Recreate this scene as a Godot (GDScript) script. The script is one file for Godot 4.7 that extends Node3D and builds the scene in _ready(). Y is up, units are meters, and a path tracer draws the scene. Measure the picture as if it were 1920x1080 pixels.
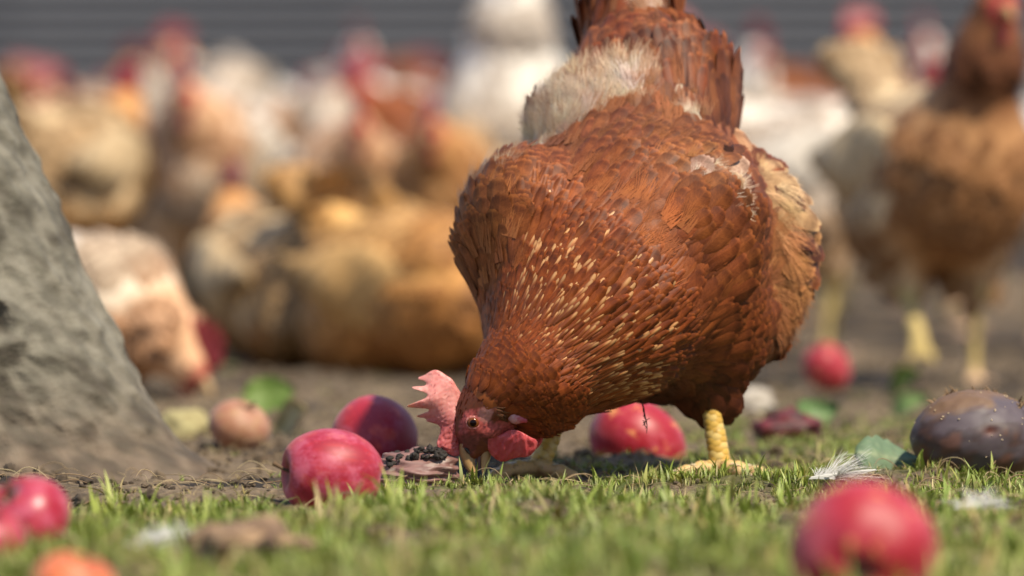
extends Node3D

# ---------------------------------------------------------------- helpers
class Buf:
	var v := PackedVector3Array()
	var n := PackedVector3Array()
	var c := PackedColorArray()
	var uv := PackedVector2Array()
	var i := PackedInt32Array()

	func vert(p: Vector3, nn: Vector3, col := Color.WHITE, t := Vector2.ZERO) -> int:
		v.append(p); n.append(nn); c.append(col); uv.append(t)
		return v.size() - 1

	func tri(a: int, b: int, d: int) -> void:
		var g := (v[b] - v[a]).cross(v[d] - v[a])
		if g.dot(n[a] + n[b] + n[d]) > 0.0:
			i.append_array(PackedInt32Array([a, d, b]))
		else:
			i.append_array(PackedInt32Array([a, b, d]))

	func quad(a: int, b: int, d: int, e: int) -> void:
		tri(a, b, d); tri(a, d, e)

	func mesh(m: Material) -> ArrayMesh:
		var arr := []
		arr.resize(Mesh.ARRAY_MAX)
		arr[Mesh.ARRAY_VERTEX] = v; arr[Mesh.ARRAY_NORMAL] = n; arr[Mesh.ARRAY_COLOR] = c; arr[Mesh.ARRAY_TEX_UV] = uv; arr[Mesh.ARRAY_INDEX] = i
		var out := ArrayMesh.new()
		out.add_surface_from_arrays(Mesh.PRIMITIVE_TRIANGLES, arr)
		out.surface_set_material(0, m)
		return out

	func smooth(from := 0) -> void:   # normals again, from the faces
		var s := PackedVector3Array()
		s.resize(v.size())
		for k in range(0, i.size(), 3):
			var g := (v[i[k + 2]] - v[i[k]]).cross(v[i[k + 1]] - v[i[k]])
			s[i[k]] += g; s[i[k + 1]] += g; s[i[k + 2]] += g
		for k in range(from, v.size()):
			if s[k].length_squared() > 0.0:
				n[k] = s[k].normalized()


const HEAD_UP := 0.45
var rng := RandomNumberGenerator.new()
var fine := FastNoiseLite.new()
var broad := FastNoiseLite.new()
var names := {}
var M := {}


func cm(x: float, y: float, z: float) -> Vector3:
	return Vector3(x, y, z) * 0.01


func hc(x: float, y: float, z: float) -> Vector3:   # a point of the hen's head, which is held a little above the soil
	return Vector3(x, y + HEAD_UP, z) * 0.01


func lin(r: float, g: float, b: float) -> Color:   # 0..255 sRGB to a linear colour
	return Color(r / 255.0, g / 255.0, b / 255.0).srgb_to_linear()


func rnd(a: float, b: float) -> float:
	return rng.randf_range(a, b)


func sstep(a: float, b: float, x: float) -> float:
	var t := clampf((x - a) / (b - a), 0.0, 1.0)
	return t * t * (3.0 - 2.0 * t)


func numbered(called: String) -> String:
	var k: int = names.get(called, 0)
	names[called] = k + 1
	return called if k == 0 else "%s_%03d" % [called, k]


func tag(o: Node, label: String, category: String, group := "", kind := "") -> void:
	if label: o.set_meta("label", label)
	if category: o.set_meta("category", category)
	if group: o.set_meta("group", group)
	if kind: o.set_meta("kind", kind)


func thing(called: String, label: String, category: String, at := Vector3.ZERO, turn := 0.0, group := "") -> Node3D:
	var o := Node3D.new()
	o.name = numbered(called)
	add_child(o)
	o.position = at
	o.rotation.y = turn
	tag(o, label, category, group)
	return o


func part(called: String, mesh: Mesh, parent: Node, at := Transform3D(), mat: Material = null) -> MeshInstance3D:
	var o := MeshInstance3D.new()
	o.name = called if parent != self else numbered(called)
	o.mesh = mesh
	if mat: o.material_override = mat
	o.transform = at
	parent.add_child(o, true)
	return o


func many(called: String, mesh: Mesh, places: Array, colours: Array, parent: Node) -> MultiMeshInstance3D:
	var mm := MultiMesh.new()
	mm.transform_format = MultiMesh.TRANSFORM_3D
	mm.use_colors = colours.size() > 0
	mm.mesh = mesh
	mm.instance_count = places.size()
	for k in places.size():
		mm.set_instance_transform(k, places[k])
		if colours.size():
			mm.set_instance_color(k, colours[k])
	var o := MultiMeshInstance3D.new()
	o.name = called if parent != self else numbered(called)
	o.multimesh = mm
	o.set_meta("kind", "stuff")
	parent.add_child(o, true)
	return o


# ---------------------------------------------------------------- blended bodies
func cap(a: Vector3, ra: float, b: Vector3, rb: float, k := 0.02) -> Dictionary:
	var lo := (a - Vector3.ONE * ra).min(b - Vector3.ONE * rb)
	var hi := (a + Vector3.ONE * ra).max(b + Vector3.ONE * rb)
	return {"t": 0, "a": a, "b": b, "ra": ra, "rb": rb, "k": k, "lo": lo, "hi": hi}


func ell(c: Vector3, r: Vector3, turn := Vector3.ZERO, k := 0.02) -> Dictionary:
	var basis := Basis.from_euler(turn * PI / 180.0)
	var e := Vector3(
		sqrt(pow(basis.x.x * r.x, 2) + pow(basis.y.x * r.y, 2) + pow(basis.z.x * r.z, 2)),
		sqrt(pow(basis.x.y * r.x, 2) + pow(basis.y.y * r.y, 2) + pow(basis.z.y * r.z, 2)),
		sqrt(pow(basis.x.z * r.x, 2) + pow(basis.y.z * r.y, 2) + pow(basis.z.z * r.z, 2)))
	return {"t": 1, "c": c, "r": r, "inv": basis.transposed(), "k": k, "lo": c - e, "hi": c + e}


func nets(prims: Array, cell: float, buf: Buf, paint: Callable) -> int:
	var lo := Vector3.ONE * 1e9
	var hi := -lo
	for p in prims:
		lo = lo.min(p.lo); hi = hi.max(p.hi)
	lo -= Vector3.ONE * cell * 3.0
	hi += Vector3.ONE * cell * 3.0
	var nx := int((hi.x - lo.x) / cell) + 2
	var ny := int((hi.y - lo.y) / cell) + 2
	var nz := int((hi.z - lo.z) / cell) + 2
	var sy := nx
	var sz := nx * ny
	var g := PackedFloat32Array()
	g.resize(nx * ny * nz)
	g.fill(9.0)
	for p in prims:
		var k: float = p.k
		var l: Vector3 = (p.lo - lo - Vector3.ONE * (k + 2.0 * cell)) / cell
		var h: Vector3 = (p.hi - lo + Vector3.ONE * (k + 2.0 * cell)) / cell
		var x0 := maxi(0, int(l.x)); var x1 := mini(nx - 1, int(h.x) + 1)
		var y0 := maxi(0, int(l.y)); var y1 := mini(ny - 1, int(h.y) + 1)
		var z0 := maxi(0, int(l.z)); var z1 := mini(nz - 1, int(h.z) + 1)
		if p.t == 0:
			var a: Vector3 = p.a
			var ab: Vector3 = p.b - p.a
			var ra: float = p.ra
			var dr: float = p.rb - p.ra
			var ll := maxf(ab.length_squared(), 1e-12)
			for z in range(z0, z1 + 1):
				for y in range(y0, y1 + 1):
					var at := z * sz + y * sy + x0
					var q := Vector3(lo.x + x0 * cell, lo.y + y * cell, lo.z + z * cell) - a
					for x in range(x0, x1 + 1):
						var t := clampf(q.dot(ab) / ll, 0.0, 1.0)
						var d := (q - ab * t).length() - ra - dr * t
						var e := g[at]
						var m := k - absf(d - e)
						g[at] = minf(d, e) - (m * m * 0.25 / k if m > 0.0 else 0.0)
						at += 1
						q.x += cell
		else:
			var c: Vector3 = p.c
			var r: Vector3 = p.r
			var inv: Basis = p.inv
			for z in range(z0, z1 + 1):
				for y in range(y0, y1 + 1):
					var at := z * sz + y * sy + x0
					for x in range(x0, x1 + 1):
						var q := (inv * (Vector3(lo.x + x * cell, lo.y + y * cell, lo.z + z * cell) - c)) / r
						var k0 := q.length()
						var k1 := (q / r).length()
						var d := k0 * (k0 - 1.0) / maxf(k1, 1e-6)
						if k0 < 1e-4: d = -minf(r.x, minf(r.y, r.z))
						var e := g[at]
						var m := k - absf(d - e)
						g[at] = minf(d, e) - (m * m * 0.25 / k if m > 0.0 else 0.0)
						at += 1
	var first := buf.v.size()
	var at_cell := PackedInt32Array()
	at_cell.resize(g.size())
	at_cell.fill(-1)
	for z in nz - 1:
		for y in ny - 1:
			var b := z * sz + y * sy
			for x in nx - 1:
				var o := b + x
				var g0 := g[o]; var g1 := g[o + 1]; var g2 := g[o + sy]; var g3 := g[o + sy + 1]
				var g4 := g[o + sz]; var g5 := g[o + sz + 1]; var g6 := g[o + sz + sy]; var g7 := g[o + sz + sy + 1]
				var neg := int(g0 < 0) + int(g1 < 0) + int(g2 < 0) + int(g3 < 0) + int(g4 < 0) + int(g5 < 0) + int(g6 < 0) + int(g7 < 0)
				if neg == 0 or neg == 8:
					continue
				var s := Vector3.ZERO
				var cnt := 0
				if (g0 < 0) != (g1 < 0): s += Vector3(g0 / (g0 - g1), 0, 0); cnt += 1
				if (g2 < 0) != (g3 < 0): s += Vector3(g2 / (g2 - g3), 1, 0); cnt += 1
				if (g4 < 0) != (g5 < 0): s += Vector3(g4 / (g4 - g5), 0, 1); cnt += 1
				if (g6 < 0) != (g7 < 0): s += Vector3(g6 / (g6 - g7), 1, 1); cnt += 1
				if (g0 < 0) != (g2 < 0): s += Vector3(0, g0 / (g0 - g2), 0); cnt += 1
				if (g1 < 0) != (g3 < 0): s += Vector3(1, g1 / (g1 - g3), 0); cnt += 1
				if (g4 < 0) != (g6 < 0): s += Vector3(0, g4 / (g4 - g6), 1); cnt += 1
				if (g5 < 0) != (g7 < 0): s += Vector3(1, g5 / (g5 - g7), 1); cnt += 1
				if (g0 < 0) != (g4 < 0): s += Vector3(0, 0, g0 / (g0 - g4)); cnt += 1
				if (g1 < 0) != (g5 < 0): s += Vector3(1, 0, g1 / (g1 - g5)); cnt += 1
				if (g2 < 0) != (g6 < 0): s += Vector3(0, 1, g2 / (g2 - g6)); cnt += 1
				if (g3 < 0) != (g7 < 0): s += Vector3(1, 1, g3 / (g3 - g7)); cnt += 1
				var pos := lo + (Vector3(x, y, z) + s / cnt) * cell
				var nn := Vector3(g1 + g3 + g5 + g7 - g0 - g2 - g4 - g6, g2 + g3 + g6 + g7 - g0 - g1 - g4 - g5, g4 + g5 + g6 + g7 - g0 - g1 - g2 - g3).normalized()
				at_cell[o] = buf.vert(pos, nn, paint.call(pos, nn))
	for z in range(1, nz - 1):
		for y in range(1, ny - 1):
			for x in range(1, nx - 1):
				var o := z * sz + y * sy + x
				var a := g[o] < 0
				if a != (g[o + 1] < 0) and at_cell[o] >= 0:
					buf.quad(at_cell[o - sy - sz], at_cell[o - sz], at_cell[o], at_cell[o - sy])
				if a != (g[o + sy] < 0) and at_cell[o] >= 0:
					buf.quad(at_cell[o - 1 - sz], at_cell[o - sz], at_cell[o], at_cell[o - 1])
				if a != (g[o + sz] < 0) and at_cell[o] >= 0:
					buf.quad(at_cell[o - 1 - sy], at_cell[o - sy], at_cell[o], at_cell[o - 1])
	return first


func tube(buf: Buf, pts: Array, radii: Array, sides: int, col: Callable, flat := 1.0) -> void:
	var up := Vector3(0.13, 0.2, 0.97)
	var base := buf.v.size()
	var ahead0: Vector3 = (pts[1] - pts[0]).normalized()
	var side: Vector3 = ahead0.cross(up).normalized()
	for k in pts.size():
		var ahead: Vector3 = (pts[mini(k + 1, pts.size() - 1)] - pts[maxi(k - 1, 0)]).normalized()
		side = (side - ahead * side.dot(ahead)).normalized()
		var other := ahead.cross(side)
		for s in sides + 1:
			var a := TAU * s / sides
			var d := side * cos(a) + other * sin(a) * flat
			buf.vert(pts[k] + d * radii[k], (side * cos(a) * flat + other * sin(a)).normalized(), col.call(float(k) / (pts.size() - 1), a), Vector2(float(s) / sides, float(k) / (pts.size() - 1)))
	var w := sides + 1
	for k in pts.size() - 1:
		for s in sides:
			var o := base + k * w + s
			buf.quad(o, o + 1, o + w + 1, o + w)
	for e in [0, pts.size() - 1]:
		var dirn: Vector3 = (pts[0] - pts[1] if e == 0 else pts[-1] - pts[-2]).normalized()
		var c := buf.vert(pts[e] + dirn * radii[e] * 0.3, dirn, col.call(float(e) / (pts.size() - 1), 0.0))
		for s in sides:
			buf.tri(base + e * w + s, base + e * w + s + 1, c)


func spline(pts: Array, steps: int) -> Array:
	var cu := Curve3D.new()
	for k in pts.size():
		var t: Vector3 = (pts[mini(k + 1, pts.size() - 1)] - pts[maxi(k - 1, 0)]) / 6.0
		cu.add_point(pts[k], -t, t)
	cu.bake_interval = 0.002
	var out := []
	var ln := cu.get_baked_length()
	for k in steps + 1:
		out.append(cu.sample_baked(ln * k / steps, true))
	return out


func lump(buf: Buf, rings: int, sides: int, radius: Callable, col: Callable) -> void:   # a closed body: radius(direction) in metres
	for j in rings + 1:
		var th := PI * j / rings
		for s in sides + 1:
			var a := TAU * s / sides
			var d := Vector3(sin(th) * cos(a), cos(th), sin(th) * sin(a))
			var r: Vector3 = radius.call(d)
			buf.vert(r, d, col.call(d), Vector2(float(s) / sides, float(j) / rings))
	for j in rings:
		for s in sides:
			var o := buf.v.size() - (rings + 1) * (sides + 1) + j * (sides + 1) + s
			buf.quad(o, o + 1, o + sides + 2, o + sides + 1)
	buf.smooth()
	var f := buf.v.size() - (rings + 1) * (sides + 1)
	for j in rings + 1:   # close the seam
		var p := f + j * (sides + 1)
		var avg := (buf.n[p] + buf.n[p + sides]).normalized()
		buf.n[p] = avg; buf.n[p + sides] = avg


func mat(rough: float, tint := Color.WHITE, vertex := true) -> StandardMaterial3D:
	var m := StandardMaterial3D.new()
	m.albedo_color = tint
	m.roughness = rough
	m.vertex_color_use_as_albedo = vertex
	m.cull_mode = BaseMaterial3D.CULL_DISABLED
	return m


func picture(w: int, h: int, f: Callable) -> ImageTexture:
	var im := Image.create_empty(w, h, false, Image.FORMAT_RGB8)
	for y in h:
		for x in w:
			im.set_pixel(x, y, f.call((x + 0.5) / w, (y + 0.5) / h))
	return ImageTexture.create_from_image(im)


# ---------------------------------------------------------------- ground shape
func ground_y(x: float, z: float) -> float:
	var near := 1.0 - sstep(1.5, 5.0, absf(z) + absf(x) * 0.6)
	var y := broad.get_noise_2d(x * 66.0, z * 66.0) * 0.013 * near
	y += fine.get_noise_2d(x * 300.0, z * 300.0) * 0.0040 * near
	y += broad.get_noise_2d(x * 6.0 + 50.0, z * 6.0) * 0.03 * sstep(2.0, 8.0, absf(z) + absf(x))
	# shallow hollows that fallen fruit has settled into
	y -= 0.006 * exp(-(pow(x + 0.117, 2) + pow(z - 0.27, 2)) / 0.002)
	return y


func greenness(x: float, z: float) -> float:   # share of the ground under grass
	var g := sstep(0.0, 0.28, z + 0.10 * sstep(-0.05, 0.12, x) - 0.16 * sstep(-0.07, -0.22, x))
	g = maxf(g, 0.75 * sstep(0.05, 0.2, x) * sstep(-1.1, -0.5, z))
	g = maxf(g, 0.85 * sstep(-0.02, 0.12, x) * sstep(-0.45, -0.12, z))
	g = maxf(g, 0.42 * sstep(0.0, 0.1, broad.get_noise_2d(x * 80.0 + 9.0, z * 80.0)) * sstep(-1.6, -0.6, z) * sstep(0.05, 0.2, x))
	g *= 0.30 + 0.90 * sstep(-0.22, 0.25, fine.get_noise_2d(x * 90.0, z * 90.0))
	return clampf(g, 0.0, 1.0)


func ground_colour(x: float, z: float) -> Color:
	var t := fine.get_noise_2d(x * 140.0 + 7.0, z * 140.0) * 0.5 + 0.5
	var soil := lin(112, 95, 74).lerp(lin(154, 134, 107), t)
	soil = soil.lerp(lin(54, 44, 36), sstep(0.1, 0.4, broad.get_noise_2d(x * 96.0 + 31.0, z * 96.0)))
	var moss := lin(84, 92, 40).lerp(lin(116, 118, 60), t)
	return soil.lerp(moss, 0.75 * sstep(0.3, 0.8, greenness(x, z)))


# ---------------------------------------------------------------- feathers
func feather_mesh(m: Material, taper: float, tip: float, droop: float, seed_at: int, rows := 7, cols := 10) -> ArrayMesh:
	# lies along +z, one long and one wide, its outer face up
	var r := RandomNumberGenerator.new()
	r.seed = seed_at
	var b := Buf.new()
	var reach := []   # how far out each barb column ends: a rounded, slightly frayed tip
	for k in cols + 1:
		var u := 2.0 * k / cols - 1.0
		reach.append(tip + (1.0 - tip) * sqrt(maxf(0.0, 1.0 - pow(absf(u), 2.2))) + r.randf_range(-0.055, 0.035))
	for j in rows + 1:
		var s := float(j) / rows
		for k in cols + 1:
			var u := 2.0 * k / cols - 1.0
			var t: float = s * reach[k]
			var w := lerpf(0.42, 1.0, sstep(0.0, taper, t)) * lerpf(1.0, 0.82, sstep(tip, 1.0, t))
			var y := 0.075 * t - droop * 0.5 * t * t
			var wx := u * w * 0.5
			if k == 0 or k == cols:
				wx *= r.randf_range(0.88, 1.06)
			b.vert(Vector3(wx, y - 0.075 * u * u * w + 0.008 * float(k == cols / 2), t - absf(u) * 0.05 * (1.0 - t)), Vector3.UP, Color.WHITE, Vector2((u + 1.0) * 0.5, t))
	var n := cols + 1
	for j in rows:
		for k in cols:
			b.quad(j * n + k, j * n + k + 1, (j + 1) * n + k + 1, (j + 1) * n + k)
	b.smooth()
	for k in b.n.size():
		if b.n[k].y < 0.0: b.n[k] = -b.n[k]
	return b.mesh(m)


func tuft_mesh(m: Material, strands: int, spread: float, seed_at: int, rise := 0.30) -> ArrayMesh:
	var r := RandomNumberGenerator.new()
	r.seed = seed_at
	var b := Buf.new()
	for s in strands:
		var side := r.randf_range(-spread, spread)
		var lift := r.randf_range(0.02, rise)
		var ln := r.randf_range(0.65, 1.05)
		var wd := r.randf_range(0.006, 0.016)
		var x0 := r.randf_range(-0.16, 0.16)
		var curl := r.randf_range(-0.16, 0.16)
		var base := b.v.size()
		for j in 5:
			var t := j / 4.0
			var p := Vector3(x0 + side * t + curl * t * t, lift * (t - 0.75 * t * t), t * ln)
			var w := wd * (1.0 - 0.8 * t)
			var tone := 0.72 + 0.28 * t
			b.vert(p - Vector3(w, 0, 0), Vector3(-0.3, 0.9, 0.1).normalized(), Color(tone, tone, tone))
			b.vert(p + Vector3(w, 0, 0), Vector3(0.3, 0.9, 0.1).normalized(), Color(tone, tone, tone))
		for j in 4:
			b.quad(base + j * 2, base + j * 2 + 1, base + j * 2 + 3, base + j * 2 + 2)
	return b.mesh(m)


func lay(root: Vector3, along: Vector3, up: Vector3, length: float, width: float) -> Transform3D:
	var z := along.normalized()
	var x := up.cross(z).normalized()
	var y := z.cross(x)
	return Transform3D(Basis(x * width, y * length, z * length), root)


func make_feathers() -> void:
	var speck := FastNoiseLite.new()
	speck.seed = 5; speck.frequency = 0.09
	var barbs := picture(64, 128, func(u: float, v: float) -> Color:
		var d := absf(u * 2.0 - 1.0)
		var k := 0.80 + 0.10 * speck.get_noise_2d(u * 300, v * 22) + 0.11 * sin((v * 30.0 - d * 7.0) * TAU + 2.0 * speck.get_noise_2d(u * 64, v * 128)) + 0.16 * speck.get_noise_2d(u * 40 + v * 10, (v - d * 0.25) * 330)
		k *= 0.74 + 0.26 * sstep(0.0, 0.5, v)
		k += 0.12 * sstep(0.84, 0.98, maxf(v, d * 0.98)) - 0.16 * sstep(0.62, 0.86, maxf(v, d * 0.9)) * (1.0 - sstep(0.88, 0.97, maxf(v, d * 0.98)))
		if d < 0.05: k = minf(0.95, k + 0.05)
		k = clampf(k, 0.0, 1.0)
		return Color(k, lerpf(k * k, k, 0.8), lerpf(k * k, k, 0.65)))
	var tipped := picture(64, 128, func(u: float, v: float) -> Color:
		var d := absf(u * 2.0 - 1.0)
		var k := 0.80 + 0.14 * sin((v * 22.0 - d * 7.0) * TAU) + 0.12 * speck.get_noise_2d(u * 64, v * 300)
		var c := Color(0.70, 0.37, 0.16) * k
		var shaft := sstep(0.30, 0.08, d) * sstep(0.3, 0.75, v)
		c = c.lerp(Color(0.80, 0.52, 0.30), 0.6 * shaft)
		c = c.lerp(Color(0.88, 0.68, 0.46), sstep(0.55, 0.9, v) * sstep(0.75, 0.2, d))
		return Color(c.r, c.g, c.b))
	var f := mat(0.56)
	f.albedo_texture = barbs
	f.backlight_enabled = true
	f.backlight = Color(0.22, 0.16, 0.10)
	f.metallic_specular = 0.38
	M.feather = f
	var p := mat(0.45)
	p.albedo_texture = tipped
	p.backlight_enabled = true
	p.backlight = Color(0.2, 0.15, 0.10)
	M.pale_hackle = p
	var d := mat(0.85)
	d.backlight_enabled = true
	d.backlight = Color(0.35, 0.32, 0.28)
	M.down = d
	M.contour = [feather_mesh(f, 0.45, 0.55, 0.10, 1), feather_mesh(f, 0.5, 0.62, 0.13, 2), feather_mesh(f, 0.4, 0.5, 0.07, 3)]
	M.hackle = feather_mesh(f, 0.35, 0.5, 0.10, 4, 6, 6)
	M.hackle_pale = feather_mesh(p, 0.35, 0.45, 0.10, 5, 6, 6)
	M.flight = feather_mesh(f, 0.25, 0.8, 0.12, 6, 12, 12)
	M.curled = feather_mesh(f, 0.35, 0.7, 0.45, 8, 12, 12)
	M.plume = tuft_mesh(d, 70, 1.0, 12)
	M.wisp = tuft_mesh(d, 26, 0.20, 15, 0.07)
	M.tuft = [tuft_mesh(d, 46, 0.42, 7), tuft_mesh(d, 40, 0.3, 9)]


# ---------------------------------------------------------------- the hen in front
const BEAK_SIDE := Vector3(-10.3, 5.0, 8.8)

func hen_flow(q: Vector3, n: Vector3) -> Vector3:   # the way the plumage lies, q in centimetres
	var d := (q - BEAK_SIDE).normalized()
	var up := (Vector3(0.5, 38, -17) - q).normalized()
	d = d.lerp(up, sstep(18.0, 23.0, q.y) * sstep(3.0, -4.0, q.z))
	d = d.lerp(Vector3(0.55, -0.72, -0.35), sstep(7.6, 9.4, q.x) * sstep(-1.0, -3.0, q.z) * sstep(23.0, 20.0, q.y))
	d = d.lerp(Vector3(0.45, -0.55, -0.7), sstep(10.0, 6.5, q.y) * sstep(-2.0, 2.0, q.x))
	d = d.lerp(Vector3(0.25, -0.55, -0.75), 0.7 * sstep(5.5, 8.0, q.x) * sstep(16.0, 19.0, q.y) * sstep(23.5, 22.0, q.y) * sstep(-5.0, -2.0, q.z))
	d -= n * d.dot(n)
	return d.normalized()


func spot(q: Vector3, c: Vector3, r: float) -> float:
	return sstep(r, r * 0.55, q.distance_to(c))


func hen_cream(q: Vector3) -> float:
	var j := q + Vector3(fine.get_noise_3dv(q * 9.0), fine.get_noise_3dv(q * 9.0 + Vector3(40, 0, 0)), 0.0) * 1.6
	var c := spot(j, Vector3(-4.4, 25.0, -4.6), 4.2)
	c = maxf(c, spot(j, Vector3(-0.6, 26.4, -3.6), 2.6))
	c = maxf(c, spot(j, Vector3(5.2, 21.5, 5.9), 2.0))
	c = maxf(c, spot(j, Vector3(6.7, 19.8, 5.8), 2.0))
	c = maxf(c, spot(j, Vector3(4.0, 24.6, -3.2), 1.9))
	c = maxf(c, spot(j, Vector3(-11.6, 20.0, 1.5), 2.0) * 0.8)
	c = maxf(c, spot(j, Vector3(-9.3, 21.6, 4.0), 1.3) * 0.6)
	c = maxf(c, spot(j, Vector3(1.2, 32.4, -12.6), 1.7) * 0.8)
	return c


func hen_fluff(q: Vector3) -> float:
	return sstep(8.0, 9.6, q.x) * sstep(0.0, -2.5, q.z) * sstep(9.0, 12.0, q.y)


func hen_tint(q: Vector3) -> Color:   # the colour of a feather that grows at q
	var dist := q.distance_to(BEAK_SIDE)
	var c := lin(176, 91, 38)
	c = c.lerp(lin(172, 94, 44), sstep(9.0, 17.0, dist))
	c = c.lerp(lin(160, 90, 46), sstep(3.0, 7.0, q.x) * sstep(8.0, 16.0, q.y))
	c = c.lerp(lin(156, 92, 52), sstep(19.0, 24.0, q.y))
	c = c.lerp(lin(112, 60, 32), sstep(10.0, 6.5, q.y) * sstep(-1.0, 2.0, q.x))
	c = c.lerp(lin(178, 112, 60), 0.65 * spot(q, Vector3(-10.5, 17, 4), 6.0))
	c = c.lerp(lin(190, 122, 66), 0.7 * spot(q, Vector3(3.2, 21.3, 5.5), 3.4))
	c = c.lerp(lin(205, 140, 84), hen_fluff(q) * sstep(9.0, 15.0, q.y))
	c = c.lerp(lin(236, 196, 146), hen_fluff(q) * sstep(17.0, 21.0, q.y))
	c = c.lerp(lin(182, 112, 60), 0.5 * spot(q, Vector3(1.5, 30.5, -11), 3.0))
	c = c.lerp(lin(246, 226, 198), hen_cream(q))
	return c


func face_mask(q: Vector3) -> float:   # bare skin round the eye
	var e := Vector2(q.x, q.y)
	var d := 9.0
	for s in [[Vector2(-10.8, 4.1), Vector2(-9.3, 3.2), 0.92, 0.6], [Vector2(-10.8, 4.1), Vector2(-11.3, 2.4), 0.85, 0.7], [Vector2(-9.5, 3.1), Vector2(-8.0, 4.5), 0.6, 0.62], [Vector2(-10.2, 4.5), Vector2(-9.9, 4.8), 0.7, 0.45]]:
		var cl := Geometry2D.get_closest_point_to_segment(e, s[0], s[1])
		var t: float = cl.distance_to(s[0]) / s[0].distance_to(s[1])
		d = minf(d, e.distance_to(cl) - lerpf(s[2], s[3], t))
	d += fine.get_noise_2d(q.x * 40.0, q.y * 40.0) * 0.12
	return sstep(0.08, -0.08, d)


func leg_prims(knee: Vector3, ankle: Vector3, toes: Array) -> Array:
	var out := [cap(knee, 0.0075, knee.lerp(ankle, 0.5), 0.0060, 0.003), cap(knee.lerp(ankle, 0.5), 0.0060, ankle, 0.0074, 0.003)]
	for t in toes:   # each toe a chain of points with a knuckle or two
		for k in t.size() - 1:
			var r := lerpf(0.0050, 0.0032, float(k) / maxf(1.0, t.size() - 1.0))
			out.append(cap(t[k], r, t[k + 1], r * 0.86, 0.0035))
			out.append(ell(t[k + 1] , Vector3(r, r * 0.9, r) * 1.02, Vector3.ZERO, 0.003))
	return out


func scute_mesh(m: Material) -> ArrayMesh:   # a curved plate, unit radius round +y, one tall, overlapping downwards
	var b := Buf.new()
	for j in 5:
		var t := j / 4.0
		for k in 7:
			var u := k / 3.0 - 1.0
			var edge := maxf(absf(u), absf(t * 2.0 - 1.0))
			var rr := 1.0 + 0.05 * (1.0 - pow(edge, 4.0)) + 0.03 * (1.0 - t)
			var a := u * 0.62
			var y := t + 0.22 * u * u * (1.0 - t)
			var tone := 1.0 - 0.30 * pow(edge, 8.0)
			b.vert(Vector3(sin(a) * rr, y, cos(a) * rr), Vector3(sin(a), 0.1, cos(a)).normalized(), Color(tone, tone * 0.97, tone * 0.9))
	for j in 4:
		for k in 6:
			b.quad(j * 7 + k, j * 7 + k + 1, j * 7 + k + 8, j * 7 + k + 7)
	b.smooth()
	for k in b.n.size():
		if b.n[k].z < 0.0: b.n[k] = -b.n[k]
	return b.mesh(m)


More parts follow.
